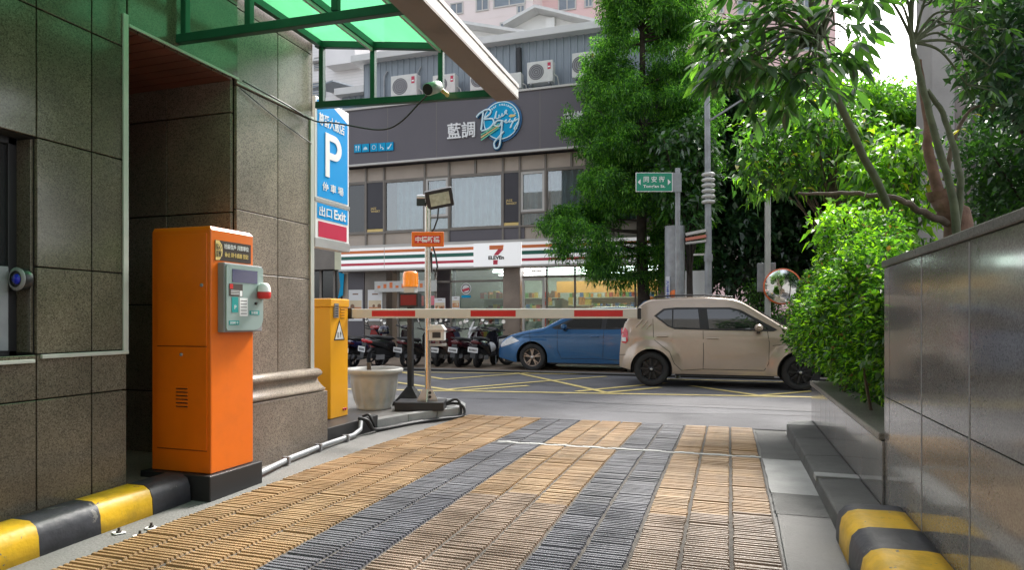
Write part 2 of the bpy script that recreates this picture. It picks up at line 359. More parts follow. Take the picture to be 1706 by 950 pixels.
# painted markings (hatched yellow box) on the road
mk = MB(m_yline, m_wline)
def stripe(mb, p, q, wd, mi=0, n=10, dz=.006):
    p = Vector(p[:2]); q = Vector(q[:2]); d = (q - p).normalized(); s = Vector((-d.y, d.x)) * wd / 2; vs = []
    for i in range(n + 1):
        c = p.lerp(q, i / n); z = zroad(c.y) + dz; vs += [(c.x - s.x, c.y - s.y, z), (c.x + s.x, c.y + s.y, z)]
    mb.add(vs, [(2 * i, 2 * i + 1, 2 * i + 3, 2 * i + 2) for i in range(n)], mi)
YL = 9.95
stripe(mk, onZ(560, 650), onZ(1345, 664), .13)
stripe(mk, onZ(1345, 664), onZ(1760, 672), .13)
for a, b in (((650, 638), (760, 654)), ((760, 654), (880, 645)), ((860, 622), (1010, 657)), ((740, 652), (1010, 628)), ((960, 655), (1110, 640)), ((1010, 657), (1100, 648)), ((1150, 645), (1265, 662)), ((1265, 662), (1400, 650)), ((660, 620), (740, 634)), ((740, 634), (880, 622)), ((1080, 632), (1400, 640))):
    A, B = onZ(*a), onZ(*b); stripe(mk, A, B, .12, dz=.010)
stripe(mk, onZ(640, 621), onZ(1040, 625), .12, dz=.014)
mk.build('road_markings', kind='structure')
# repair patch on the road
mb = MB(M('asphalt_patch', (.125, .122, .128), .85, var=.15, vs=2, bump=.5, bs=160))
P = [onZ(905, 640), onZ(1400, 650), onZ(1400, 690), onZ(960, 672)]
mb.add([(p[0], p[1], zroad(p[1]) + .004) for p in P], [(0, 1, 2, 3)]); mb.build('road_patch', kind='structure')
# far pavement
mb = MB(m_paver, m_joint, m_conc)
mb.box(-60, 60, 14.16, 40, -.1, .028, 1)
for i in range(-26, 22):
    for j in range(10):
        x = i * .45; y = 14.42 + j * .45
        if y < 18.3: mb.box(x + .004, x + .446, y + .004, y + .446, .02, .034 + random.uniform(0, .002), 0)
for i in range(-30, 30): mb.box(i * 1.0 + .004, i + .996, 14.17, 14.415, .0, .04, 2)
mb.build('far_pavement', kind='structure')
# ribbed driveway tiles: 14 columns, real ribs
rb = MB(m_gold, m_gold2, m_char, m_char2, m_grout, m_concl, m_near, m_nearc)
cols = 14; cw = .24; X0 = -3.11; pat = 'YYYYBBYYYBBYYY'
yy = np.linspace(-.2, 7.72, 34); P = [(x, y, zprof(y) - .002) for y in yy for x in (X0, .25)]
rb.add(P, [(2 * i, 2 * i + 1, 2 * i + 3, 2 * i + 2) for i in range(33)], 4)
pitch = .0305
for c in range(cols):
    x0 = X0 + c * cw + .007; x1 = X0 + (c + 1) * cw - .007
    k = 0; y = -.2
    while y < 7.70:
        row = int(k / 8); fresh = y > 5.6 or 0
        if k % 8 == 0:
            tone = random.random(); off = random.uniform(-.0006, .001); xo = random.uniform(-.002, .002)
        k += 1
        yc = y
        if not (5.93 < yc < 6.02 and c > 3):
            z = zprof(yc) + off; h = .010 + random.uniform(-.002, .0015)
            if random.random() < .04: h *= .4
            a = x0 + xo + random.uniform(0, .006); b = x1 + xo - random.uniform(0, .006); d0 = .0105; dt = .0075
            sk = random.uniform(-.0015, .0015)
            mi = (0 if tone < .6 else 1) if pat[c] == 'Y' else (2 if tone < .65 else 3)
            if yc < 4.12 + .12 * math.sin(c * 2.1) and c > 4: mi = 6 if pat[c] == 'Y' else 7; h += .002; dt -= .001
            mb_v = [(a, yc - d0 + sk, z - .003), (b, yc - d0 - sk, z - .003), (b, yc + d0 - sk, z - .003), (a, yc + d0 + sk, z - .003),
                    (a + .004, yc - dt + sk, z + h), (b - .004, yc - dt - sk, z + h), (b - .004, yc + dt - sk, z + h), (a + .004, yc + dt + sk, z + h)]
            rb.add(mb_v, [(4, 5, 6, 7), (0, 1, 5, 4), (1, 2, 6, 5), (2, 3, 7, 6), (3, 0, 4, 7)], mi)
        y += pitch
# the cement seam across
for i in range(60):
    x = X0 + 1.0 + i * (.25 - X0 - 1.0) / 60; wv = .02 * math.sin(i * .9) + random.uniform(-.008, .008)
    rb.box(x, x + .045, 5.945 + wv * .5, 6.0 + wv, zprof(6) - .01, zprof(6) + .007 + random.uniform(0, .003), 5)
rb.build('driveway_tiles', kind='structure')
# concrete patches beside the tiles
mb = MB(m_concl, m_concd, m_conc)
for y0, y1, mi in ((5.95, 7.6, 1), (4.75, 5.93, 0), (4.25, 4.74, 1), (2.0, 4.24, 2)):
    n = 10; vs = []
    for i in range(n + 1):
        y = y0 + (y1 - y0) * i / n; vs += [(.262 + random.uniform(0, .012), y, zprof(y) + .006), (.562, y, zprof(y) + .006)]
    mb.add(vs, [(2 * i, 2 * i + 1, 2 * i + 3, 2 * i + 2) for i in range(n)], mi)
mb.build('gutter_strip', kind='structure')

# ---------------------------------------------------------------- right: polished wall, planter, kerbs
XW = .85
t = thing('granite_wall', 'tall polished grey granite wall with level coping along the right of the driveway', 'wall', (XW, 1.5, 0))
o = t.location
mb = MB(m_joint, o=o); mb.box(XW + .02, XW + .24, -2.0, 4.25, -.1, 1.50); mb.build('core', t)
mb = MB(m_grand, o=o)
ycuts = [4.27, 4.16, 3.51, 2.865, 2.22, 1.57, .92, .27, -.4, -1.1, -2.0]
for a, b in zip(ycuts[1:], ycuts[:-1]):
    for z0, z1 in ((.0, .755), (.759, 1.497)):
        mb.box(XW, XW + .018, a + .003, b - .003, z0, z1)
for z0, z1 in ((.3, .755), (.759, 1.497)): mb.box(XW + .0, XW + .26, 4.27, 4.288, z0, z1)
mb.build('granite_panels', t, bevel=.0015, seg=1)
mb = MB(m_seam, o=o)
for y in (3.51, 2.865, 2.22, 1.57, .92): mb.box(XW - .0015, XW + .01, y - .006, y + .006, .1, 1.49)
mb.build('sealant_seam', t)
mb = MB(granite('coping_granite', (.17, .165, .155), (.1, .1, .09), (.25, .24, .22), .3, 150, .3), o=o); mb.box(XW - .012, XW + .28, -2, 4.30, 1.50, 1.54); mb.build('coping', t, bevel=.006)
# planter wall
t = thing('planter_wall', 'low granite planter wall with flat coping under the clipped hedge', 'planter', (.84, 6, 0)); o = t.location
mb = MB(m_joint, o=o); mb.box(.8495, 1.02, 4.30, 7.69, -.05, .50); mb.box(1.02, 4.2, 7.50, 7.69, -.05, .50); mb.build('core', t)
mb = MB(m_grand, o=o)
ys = [4.266, 4.9, 5.5, 6.05, 6.35, 6.6, 6.95, 7.32, 7.705]
for a, b in zip(ys[:-1], ys[1:]): mb.box(.836, .849, a + .002, b - .002, 0, .498)
for i in range(7): mb.box(.836 + i * .5 + .002, .836 + (i + 1) * .5 - .002, 7.692, 7.705, 0, .498)
mb.build('granite_panels', t, bevel=.001, seg=1)
mb = MB(granite('coping_b', (.27, .25, .22), (.16, .15, .13), (.36, .34, .3), .35, 150, .3), o=o); mb.box(.822, 1.10, 4.292, 7.72, .50, .545); mb.box(1.102, 4.3, 7.45, 7.72, .50, .545); mb.build('coping', t, bevel=.008)
mb = MB(m_soil, o=o); mb.box(1.08, 4.2, 3.0, 7.46, .1, .48); mb.box(1.11, 4.2, -1, 3.0, .1, 1.2); mb.build('soil', t)
# kerb, right
def rounded_kerb(name, label, prof, ypts, stripes, mats, loc, flip=1):
    t = thing(name, label, 'kerb', loc)
    mbs = []
    for (a, b, mi) in stripes:
        mb = MB(mats[mi], o=loc); n = max(2, int((b - a) / .05)); rings = []
        for i in range(n + 1):
            y = a + (b - a) * i / n; z0 = zprof(y)
            rings.append([(x, y, z0 + z) for x, z in prof])
        mb.loft(rings, smooth=True); ob = mb.build('painted_block', t)
    return t
prof = [(.54, -.06), (.545, .10), (.555, .15), (.585, .185), (.63, .20), (.80, .205), (.846, .20), (.846, -.06)]
st = []; y = 4.10; mi = 1
st.append((3.79, 3.89, 1)); y = 3.79
k = 0
while y > .2:
    st.append((y - .29, y, k % 2)); y -= .29; k += 1
rounded_kerb('striped_kerb', 'rounded yellow and black striped kerb at the foot of the polished wall', prof, None, st, [m_kyel, m_kblk], (.7, 2.5, 0))
t = thing('concrete_kerb', 'grey concrete kerb step along the foot of the low planter wall', 'kerb', (.68, 6, 0)); o = t.location
mb = MB(m_concd, o=o)
for a, b in ((3.895, 4.95), (4.955, 5.7), (5.705, 6.5), (6.505, 7.3)):
    vs = [(.555, a, -.05), (.835, a, -.05), (.835, b, -.05), (.555, b, -.05), (.57, a, .125), (.834, a, .135), (.834, b, .135), (.57, b, .125)]
    mb.add(vs, [(0, 3, 2, 1), (4, 5, 6, 7), (0, 1, 5, 4), (1, 2, 6, 5), (2, 3, 7, 6), (3, 0, 4, 7)])
mb.build('kerb_stone', t, bevel=.012)
mb = MB(m_concl, o=o); rings = [(.56 + .12 - .12 * math.cos(a * PI / 14), 7.305 + .33 * math.sin(a * PI / 14)) for a in range(8)]
pts = [(.562, 7.305), ] + [(.834 - .274 * math.cos(a), 7.305 + .36 * math.sin(a)) for a in np.linspace(.05, PI / 2, 8)] + [(.834, 7.305)]
mb.poly([(x, y, -.05) for x, y in pts], .18, (0, 0, 1)); mb.build('kerb_end', t, bevel=.012)
mb = MB(m_concl, o=o); mb.box(.558, .834, 4.90, 5.02, .1, .142); mb.build('mortar_patch', t, bevel=.006)

# ---------------------------------------------------------------- left: granite-clad building
XL = -3.6
B = thing('stone_building', 'dark brown granite clad building on the left with a booth window and a recessed bay', 'building', (XL, 3, 0)); o = B.location
mb = MB(m_joint, o=o)      # core behind the cladding
mb.box(-8, XL - .03, -2.5, .6, -.1, 4.4); mb.box(-8, XL - .03, 2.62, 3.17, -.1, 4.4); mb.box(-8, XL - .03, .6, 2.62, -.1, 1.0); mb.box(-8, XL - .03, .6, 2.62, 2.2, 4.4)
mb.box(-8, XL - .03, 3.17, 4.2, 3.07, 4.4); mb.box(-8, -5.6, 3.17, 4.2, -.1, 3.07); mb.box(-8, XL - .05, 4.2, 5.14, -.1, 4.4)
mb.box(-8, XL - .03, -2.5, 5.14, 4.4, 16)  # unseen upper storeys, added so the mass blocks sky light on the left
mb.build('core', B)
mb = MB(m_conc, m_glassd, o=(0, 0, 0)); mb.box(-14, 11, -12, -5.2, -.1, 9.8, 0)  # unseen building mass, added to keep sky light off surfaces facing the camera
for i in range(8):
    for k in range(2): mb.box(-12 + i * 2.9, -10.4 + i * 2.9, -5.25, -5.201, 3.8 + k * 3, 5.5 + k * 3, 1)
tag(mb.build('rear_sky_blocker'), 'unseen grey concrete building added behind the viewer to block sky light', 'building')
mb = MB(m_gran, o=o)
def panels(mb, ycuts, zcuts, x0, x1, skip=lambda y, z: False, g=.004):
    for a, b in zip(ycuts[:-1], ycuts[1:]):
        for c, d in zip(zcuts[:-1], zcuts[1:]):
            if not skip((a + b) / 2, (c + d) / 2): mb.box(x0, x1, a + g, b - g, c + g, d - g)
panels(mb, [-2.5, -1.6, -.7, .1, .6, 1.6, 2.62, 2.95, 3.19], [-.1, .76, 1.01, 1.49, 2.2, 2.91, 3.62, 4.4], XL - .025, XL, lambda y, z: .6 < y < 2.62 and 1.01 < z < 2.2)
mb.box(XL - .15, XL - .026, 2.605, 2.62, 1.02, 2.19); mb.box(XL - .15, XL - .026, .6, .615, 1.02, 2.19)
mb.build('wall_cladding', B, bevel=.002, seg=1)
mb = MB(m_gran, o=o); panels(mb, [3.195, 4.18], [3.07, 3.62, 4.4], XL - .025, XL); mb.build('lintel', B, bevel=.002, seg=1)
mb = MB(m_granp, o=o)
panels(mb, [4.185, 4.68, 5.16], [.70, 1.57, 2.06, 3.02, 3.62, 4.4], XL - .045, XL - .02)
panels(mb, [4.185, 5.16], [.1, .70], XL - .045, XL - .02)
# returns of the pillar, facing the recess and the street
for x0, x1 in ((-4.27, XL - .047), (-4.95, -4.275), (-5.6, -4.955)):
    for z0, z1 in ((-.1, .62), (.625, 1.32), (1.325, 2.03), (2.035, 2.80), (2.805, 3.06)):
        mb.box(x0 + .003, x1 - .003, 4.155, 4.183, z0 + .003, z1 - .003)
for x0, x1 in ((-4.27, XL - .02), (-4.95, -4.275), (-8, -4.955)):
    for z0, z1 in ((-.1, .70), (.705, 1.57), (1.575, 2.06), (2.065, 3.02), (3.025, 4.4)):
        mb.box(x0 + .003, x1, 5.145, 5.17, z0 + .003, z1 - .003)
mb.build('pillar', B, bevel=.002, seg=1)
mb = MB(m_granp, o=o)
mb.box(-4.3, -3.545, 4.12, 5.30, -.1, .545); mb.build('pillar_plinth', B, bevel=.012)
prof = [(0, .0), (.075, .0), (.082, .02), (.06, .045), (.035, .09), (.03, .12), (.045, .135), (.06, .15), (.062, .17), (.05, .19), (.03, .205), (0, .21)]
mb = MB(m_granp, o=o)
rings = []
for (yy_, xx_) in ((4.13, 0), (5.17, 0)):
    rings.append([(XL - .02 + a, yy_ + (a if yy_ > 5 else 0), .55 + z) for a, z in prof])
rings.append([(XL - .02 - .7, 5.17 + a, .55 + z) for a, z in prof])
mb.loft(rings); mb.build('moulding', B)
mb = MB(m_wood, m_joint, o=o)
mb.box(-5.6, XL - .03, 3.19, 4.155, 3.06, 3.072, 1)
for i in range(9): mb.box(-5.6, XL - .03, 3.195 + i * .107, 3.195 + i * .107 + .098, 3.045, 3.062, 0)
mb.build('soffit', B)
mb = MB(m_alug, o=o); mb.box(XL + .001, XL + .014, 3.155, 3.192, 1.005, 3.12); mb.box(XL - .0, XL + .018, 2.64, 3.19, .985, 1.008); mb.box(XL - .2, XL + .02, .5, 2.60, .965, .985)
mb.build('trim_strip', B, bevel=.003)
mb = MB(m_alug, o=o); mb.box(XL - .02, XL - .005, 5.12, 5.175, .72, 3.05); mb.build('corner_highlight_trim', B, bevel=.003)  # pale trim added to draw the highlight along the pillar's far edge
mb = MB(m_alug, o=o); mb.box(XL + .0, XL + .012, 3.2, 4.18, 3.05, 3.068); mb.box(XL - .019, XL - .008, 4.18, 5.12, 3.03, 3.045); mb.build('drip_strip', B)
W_ = MB(m_black, o=o)
W_.box(XL - .17, XL - .13, .60, 2.605, 1.0, 1.03); W_.box(XL - .17, XL - .13, .60, 2.605, 2.16, 2.2)
W_.box(XL - .17, XL - .13, 2.56, 2.605, 1.0, 2.2); W_.box(XL - .17, XL - .13, .6, .65, 1.0, 2.2)
fr = W_.build('window_frame', B, bevel=.003)
mb = MB(m_galv, o=o); mb.box(XL - .165, XL - .12, .65, 2.555, 1.43, 1.49); mb.box(XL - .165, XL - .12, 2.46, 2.555, 1.03, 1.43); mb.box(XL - .165, XL - .12, .65, 2.47, 1.03, 1.08); mb.build('sliding_sash', fr, bevel=.004)
mb = MB(m_glassd, o=o); mb.box(XL - .155, XL - .15, .6, 2.6, 1.02, 2.18); mb.build('pane', fr)
mb = MB(m_granp, o=o); mb.box(-5.6, XL - .02, 3.19, 4.155, -.1, .13); mb.build('recess_floor', B)

# round device on the jamb
t = thing('jamb_camera', 'round black camera with a blue lens on the booth window jamb', 'camera', (XL - .04, 2.58, 1.42)); o = t.location
mb = MB(m_blackp, o=o); mb.lathe([(.055, .0), (.06, -.02), (.055, -.05), (.035, -.055)], (XL - .05, 2.60, 1.42), 'y'); mb.build('housing', t)
mb = MB(M('blue_lens', (.02, .03, .5), .1), o=o); mb.lathe([(.03, 0), (.024, -.012), (.0, -.016)], (XL - .045, 2.548, 1.42), 'y', 16); mb.build('lens', t)
mb = MB(m_grey, o=o); mb.lathe([(.062, 0), (.064, -.006), (.045, -.012)], (XL - .05, 2.553, 1.42), 'y', 24, caps=False); mb.build('bezel', t)

# left striped kerb
prof = [(-3.60, -.06), (-3.60, .15), (-3.56, .165), (-3.43, .165), (-3.385, .14), (-3.365, .09), (-3.355, -.06)]
st = []; y = 3.16; k = 0
while y > .2:
    st.append((y - .35, y, k % 2)); y -= .35; k += 1
rounded_kerb('striped_kerb', 'rounded yellow and black kerb at the foot of the brown granite wall', prof, None, [(3.165, 3.46, 1)] + st, [m_kyel, m_kblk], (-3.48, 2, 0))

# ---------------------------------------------------------------- canopy
t = thing('glass_canopy', 'green glazed canopy on a green steel frame with a long pale gutter', 'canopy', (-3, 3, 3)); o = t.location
m = bpy.data.materials.new('green_sheet'); m.use_nodes = True; n = m.node_tree; n.nodes.clear()
oo = n.nodes.new('ShaderNodeOutputMaterial'); tr = n.nodes.new('ShaderNodeBsdfTransparent'); tr.inputs[0].default_value = (.07, .38, .16, 1)
tl = n.nodes.new('ShaderNodeBsdfTranslucent'); tl.inputs[0].default_value = (.10, .42, .19, 1); mx = n.nodes.new('ShaderNodeMixShader'); mx.inputs[0].default_value = .72
nz = n.nodes.new('ShaderNodeTexNoise'); nz.inputs['Scale'].default_value = 1.4; nz.inputs['Detail'].default_value = 5; mr = n.nodes.new('ShaderNodeMapRange'); mr.inputs[1].default_value = .3; mr.inputs[2].default_value = .7; mr.inputs[3].default_value = .6; mr.inputs[4].default_value = .9
n.links.new(nz.outputs[0], mr.inputs[0]); n.links.new(mr.outputs[0], mx.inputs[0])
n.links.new(tr.outputs[0], mx.inputs[1]); n.links.new(tl.outputs[0], mx.inputs[2]); n.links.new(mx.outputs[0], oo.inputs[0])
def roofz(x): return 3.73 + (x - XL) / (-2.02 - XL) * (3.50 - 3.73)
YF = [5.2, 3.6, 2.0, .4, -1.2]
xr = [XL + .04, -3.01, -2.35, -2.02]
for a, b in zip(xr[:-1], xr[1:]):
    for y1, y0 in zip(YF[:-1], YF[1:]):
        mb = MB(m, o=o); e = .012
        mb.add([(a, y0 + e, roofz(a) + .035), (b, y0 + e, roofz(b) + .035), (b, y1 - e, roofz(b) + .035), (a, y1 - e, roofz(a) + .035)], [(0, 1, 2, 3)])
        mb.build('roof_sheet', t)
G0 = (-1.75, 3.10)
for y in YF:
    mb = MB(m_greenf, o=o)
    mb.beam((XL, y, roofz(XL)), (-2.02, y, roofz(-2.02)), .05, .06)
    mb.beam((XL, y, 3.17 if y > 5 else 3.13), (-1.78, y, 3.09), .05, .06)
    for x in (XL + .06, -3.01, -2.35): mb.beam((x, y, 3.14), (x, y, roofz(x)), .045, .045)
    mb.build('truss', t, bevel=.004)
mb = MB(m_greenf, o=o)
for x in (XL + .05, -3.01, -2.35, -2.04): mb.beam((x, -1.2, roofz(x) + .0), (x, 5.2, roofz(x) + .0), .045, .055)
mb.build('rafters', t)
mb = MB(m_alug, o=o); 
for x in (-3.01, -2.35): mb.beam((x, -1.2, roofz(x) - .045), (x, 5.17, roofz(x) - .045), .02, .03)
mb.build('rafter_strips', t)
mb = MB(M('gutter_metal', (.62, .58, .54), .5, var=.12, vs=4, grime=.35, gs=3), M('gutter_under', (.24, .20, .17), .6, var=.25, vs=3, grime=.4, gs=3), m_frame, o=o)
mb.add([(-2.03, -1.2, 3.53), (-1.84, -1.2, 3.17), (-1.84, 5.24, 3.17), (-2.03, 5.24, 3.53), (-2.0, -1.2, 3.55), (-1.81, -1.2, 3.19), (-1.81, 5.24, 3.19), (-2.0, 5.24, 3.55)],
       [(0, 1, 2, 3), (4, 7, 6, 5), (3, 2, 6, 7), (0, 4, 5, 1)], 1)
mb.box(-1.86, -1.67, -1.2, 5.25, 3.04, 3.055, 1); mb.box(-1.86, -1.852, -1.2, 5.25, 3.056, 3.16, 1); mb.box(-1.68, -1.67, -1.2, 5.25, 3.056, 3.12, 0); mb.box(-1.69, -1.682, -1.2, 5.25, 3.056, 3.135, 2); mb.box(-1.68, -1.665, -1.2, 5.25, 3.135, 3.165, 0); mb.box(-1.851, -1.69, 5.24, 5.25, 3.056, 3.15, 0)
mb.build('gutter', t)

# floodlight-like camera on the canopy truss
p = onT(722, 146, 5.45)
t = thing('canopy_camera', 'pale green bullet security camera on the canopy end beam', 'camera', p); o = t.location
ax = Vector((-.05, -.9, -.42)).normalized(); p = Vector(p)
def ring_axis(c, ax, r, n=16):
    ax = Vector(ax).normalized(); u = ax.cross(Vector((0, 0, 1))).normalized(); v = ax.cross(u); return [Vector(c) + (u * math.cos(2 * PI * k / n) + v * math.sin(2 * PI * k / n)) * r for k in range(n)]
mb = MB(M('camera_shell', (.38, .46, .40), .4), o=o); mb.loft([ring_axis(p - ax * .10, ax, .04), ring_axis(p - ax * .08, ax, .05), ring_axis(p + ax * .1, ax, .05), ring_axis(p + ax * .105, ax, .038)]); mb.build('housing', t)
mb = MB(m_glassd, o=o); mb.loft([ring_axis(p + ax * .1051, ax, .04), ring_axis(p + ax * .108, ax, .045)]); mb.build('lens', t)
mb = MB(m_gold_t, o=o); mb.tube([p - ax * .08, p - ax * .1 + Vector((.06, .04, -.06)), onT(745, 158, 5.5)], .018); mb.build('bracket', t)
# wires
def wire(name, label, pts, r, mat, cat='cable', sub=6):
    P = [Vector(p) for p in pts]; out = []
    for i in range(len(P) - 1):
        p0 = P[max(i - 1, 0)]; p1 = P[i]; p2 = P[i + 1]; p3 = P[min(i + 2, len(P) - 1)]
        for k in range(sub):
            u = k / sub; out.append(.5 * ((2 * p1) + (p2 - p0) * u + (2 * p0 - 5 * p1 + 4 * p2 - p3) * u * u + (3 * p1 - p0 - 3 * p2 + p3) * u ** 3))
    out.append(P[-1]); mb = MB(mat, o=P[0]); mb.tube(out, r, 8); ob = mb.build(name); tag(ob, label, cat); return ob
wire('black_cable', 'black cable sagging from the pillar face to the canopy camera', [(XL + .03, 4.2, 3.05), (XL + .03, 4.7, 3.03), (XL + .04, 5.1, 3.0), onT(560, 205, 5.9), onT(630, 216, 5.8), onT(665, 205, 5.7), onT(700, 170, 5.6), onT(712, 158, 5.55)], .007, m_black)
wire('thin_wire', 'thin dark wire running down across the upper pillar face', [(XL + .0, 4.2, 3.0), (XL + .0, 4.6, 2.9), (XL + .0, 5.12, 2.80)], .005, m_black, 'wire')

# ---------------------------------------------------------------- parking sign
XS = -3.74; Y0, Y1 = 5.38, 5.97
t = thing('parking_sign', 'tall blue parking sign with a white P fixed past the pillar corner', 'sign', (XS, 5.6, 1.9)); o = t.location
mb = MB(m_wsign, o=o); mb.box(XS - .10, XS, Y0, Y1, 1.92, 3.34); mb.build('sign_box', t, bevel=.008)
mb = MB(m_alu, o=o)
mb.box(XS - .105, XS + .006, Y0 - .005, Y1 + .005, 1.90, 1.985); mb.build('bottom_rail', t)
mb = MB(m_alu, o=o); mb.box(XS - .105, XS + .006, Y0 - .005, Y1 + .005, 2.335, 2.37); mb.build('middle_rail', t)
mb = MB(m_blue, o=o); mb.add([(XS + .003, Y0 + .03, 2.385), (XS + .003, Y1 - .03, 2.385), (XS + .003, Y1 - .03, 3.22), (XS + .003, Y0 + .30, 3.31), (XS + .003, Y0 + .03, 3.31)], [(0, 1, 2, 3, 4)]); mb.box(XS + .002, XS + .003, Y0 + .03, Y1 - .03, 2.175, 2.325); mb.build('blue_face', t)
mb = MB(m_redsg, o=o); mb.box(XS + .001, XS + .004, Y0 + .05, Y1 - .05, 2.0, 2.15); mb.build('red_panel', t)
mb = MB(m_wsign, o=o); Rt = (0, 1, 0); Up = (0, 0, 1); ym = (Y0 + Y1) / 2
text(mb, '尊爵大飯店', (XS + .003, ym - .02, 3.14), Rt, Up, .44, .12, bold=.008)
mb.box(XS + .003, XS + .009, ym - .135, ym - .065, 2.60, 3.03)
pts = []
for a in np.linspace(-PI / 2, PI / 2, 14): pts.append((ym + .02 + .125 * math.cos(a), 2.905 + .125 * math.sin(a)))
inn = []
for a in np.linspace(PI / 2, -PI / 2, 14): inn.append((ym + .015 + .055 * math.cos(a), 2.905 + .058 * math.sin(a)))
ring = [(ym - .064, 2.78)] + pts + [(ym - .064, 3.03), (ym - .064, 2.963)] + inn + [(ym - .064, 2.847)]
mb.poly([(XS + .003, y, z) for y, z in ring], .006, (1, 0, 0))
text(mb, '停 車 場', (XS + .003, ym, 2.50), Rt, Up, .36, .085, bold=.01)
text(mb, '出口', (XS + .003, ym - .13, 2.25), Rt, Up, .21, .095, bold=.008)
text(mb, 'Exit', (XS + .003, ym + .12, 2.25), Rt, Up, .21, .095, bold=.02)
mb.build('lettering', t)
mb = MB(m_galv, o=o); mb.beam((XS - .05, 5.15, 2.2), (XS - .05, Y0, 2.2), .03, .03); mb.beam((XS - .05, 5.15, 3.1), (XS - .05, Y0, 3.1), .03, .03); mb.build('bracket', t)

# ---------------------------------------------------------------- orange ticket machine
XM = -3.26; MY0, MY1 = 3.53, 3.94; XMl = -3.76
t = thing('ticket_machine', 'tall orange parking machine cabinet with a silver reader panel on its front', 'ticket machine', (-3.5, 3.7, 0)); o = t.location
mb = MB(m_orange, o=o); mb.box(XMl, XM, MY0, MY1, .175, 1.80)
mb.add([(XMl, MY0, 1.80), (XM, MY0, 1.80), (XM, MY1, 1.80), (XMl, MY1, 1.80), (XMl + .01, MY0 + .01, 1.826), (XM - .02, MY0 + .01, 1.826), (XM - .02, MY1 - .01, 1.826), (XMl + .01, MY1 - .01, 1.826)], [(4, 5, 6, 7), (0, 1, 5, 4), (1, 2, 6, 5), (2, 3, 7, 6), (3, 0, 4, 7)])
mb.build('cabinet', t, bevel=.006)
def seam_rect(mb, x0, x1, z0, z1, y, wd=.004):
    mb.box(x0, x1, y - .0015, y + .001, z0, z0 + wd); mb.box(x0, x1, y - .0015, y + .001, z1 - wd, z1)
    mb.box(x0, x0 + wd, y - .0015, y + .001, z0 + wd, z1 - wd); mb.box(x1 - wd, x1, y - .0015, y + .001, z0 + wd, z1 - wd)
mb = MB(m_orange, m_oranged, m_grey, m_black, o=o); mb.box(XMl + .05, XM - .03, MY0 - .006, MY0 - .0005, 1.025, 1.775, 0); mb.box(XMl + .05, XM - .03, MY0 - .0045, MY0 - .0004, 1.018, 1.024, 1)
mb.lathe([(.011, 0), (.011, -.006), (.004, -.007)], (XM - .07, MY0 - .006, 1.43), 'y', 14, 2); d = mb.build('upper_door', t, bevel=.002)
mb = MB(m_orange, m_oranged, m_grey, m_black, o=o); mb.box(XMl + .05, XM - .03, MY0 - .006, MY0 - .0005, .33, 1.017, 0); mb.box(XMl + .05, XM - .03, MY0 - .004, MY0 - .0004, .322, .329, 1)
mb.lathe([(.011, 0), (.011, -.006), (.004, -.007)], (XM - .24, MY0 - .006, .965), 'y', 14, 2)
for i in range(6):
    mb.box(XM - .285, XM - .185, MY0 - .011, MY0 - .0062, .62 + i * .024, .628 + i * .024, 0); mb.box(XM - .285, XM - .185, MY0 - .0075, MY0 - .0062, .612 + i * .024, .6195 + i * .024, 3)
mb.build('lower_door', t, bevel=.001, seg=1)
mb = MB(m_black, o=o); mb.box(XMl - .05, XM + .04, MY0 - .05, MY1 + .05, -.05, .172); mb.build('plinth', t, bevel=.006)
# placard
XF = XM + .001
mb = MB(M('placard', (.05, .035, .028), .45), m_gold_t, m_wsign, o=o); mb.box(XF, XF + .004, MY0 + .035, MY1 - .03, 1.60, 1.735, 0)
pts = [(MY0 + .037, 1.602), (MY0 + .07, 1.602), (MY0 + .095, 1.63), (MY0 + .10, 1.668), (MY0 + .095, 1.705), (MY0 + .07, 1.733), (MY0 + .037, 1.733)]
mb.poly([(XF + .004, y, z) for y, z in pts], .0015, (1, 0, 0), 1)
text(mb, '社區住戶 月票單位', (XF + .0045, MY0 + .235, 1.70), Rt, Up, .24, .034, 2, bold=.01, th=.002)
text(mb, '停止 刷卡感應 登記', (XF + .0045, MY0 + .235, 1.645), Rt, Up, .23, .034, 1, bold=.01, th=.002)
mb.build('placard', t)
mb = MB(M('sign_ink', (.02, .02, .02), .5), o=o); text(mb, '貼心\n提醒', (XF + .0058, MY0 + .065, 1.668), Rt, Up, .05, .09, 0, bold=.005, th=.001); mb.build('placard_ink', t)
# reader panel
ry0, ry1, rz0, rz1 = MY0 + .06, MY1 + .03, 1.115, 1.585
mb = MB(m_grey, o=o); mb.box(XM, XM + .055, ry0, ry1, rz0, rz1); pn = mb.build('reader_case', t, bevel=.006)
def rrect(y0, y1, z0, z1, rs, n=6):
    out = []
    for (cy, cz, a0, r) in ((y1, z0, -PI / 2, rs[0]), (y1, z1, 0, rs[1]), (y0, z1, PI / 2, rs[2]), (y0, z0, PI, rs[3])):
        sy = 1 if cy == y1 else -1; sz = 1 if cz == z1 else -1
        for i in range(n + 1):
            a = a0 + PI / 2 * i / n; out.append((cy - sy * r + r * math.cos(a), cz - sz * r + r * math.sin(a)))
    return out
XP = XM + .056
mb = MB(m_panel, o=o); mb.poly([(XP, y, z) for y, z in rrect(ry0 + .008, ry1 - .006, rz0 + .012, rz1 - .012, (.09, .02, .02, .02))], .012, (1, 0, 0)); mb.build('reader_face', pn, bevel=.003)
XQ = XP + .0125
mb = MB(M('lcd', (.045, .045, .12), .12), m_blackp, o=o); mb.box(XQ, XQ + .002, ry0 + .06, ry1 - .07, 1.455, 1.545, 0); mb.build('display', pn)
mb = MB(M('teal', (.02, .28, .27), .4), m_wsign, M('brown_label', (.07, .05, .045), .5), m_red, M('ink2', (.12, .12, .12), .5), o=o)
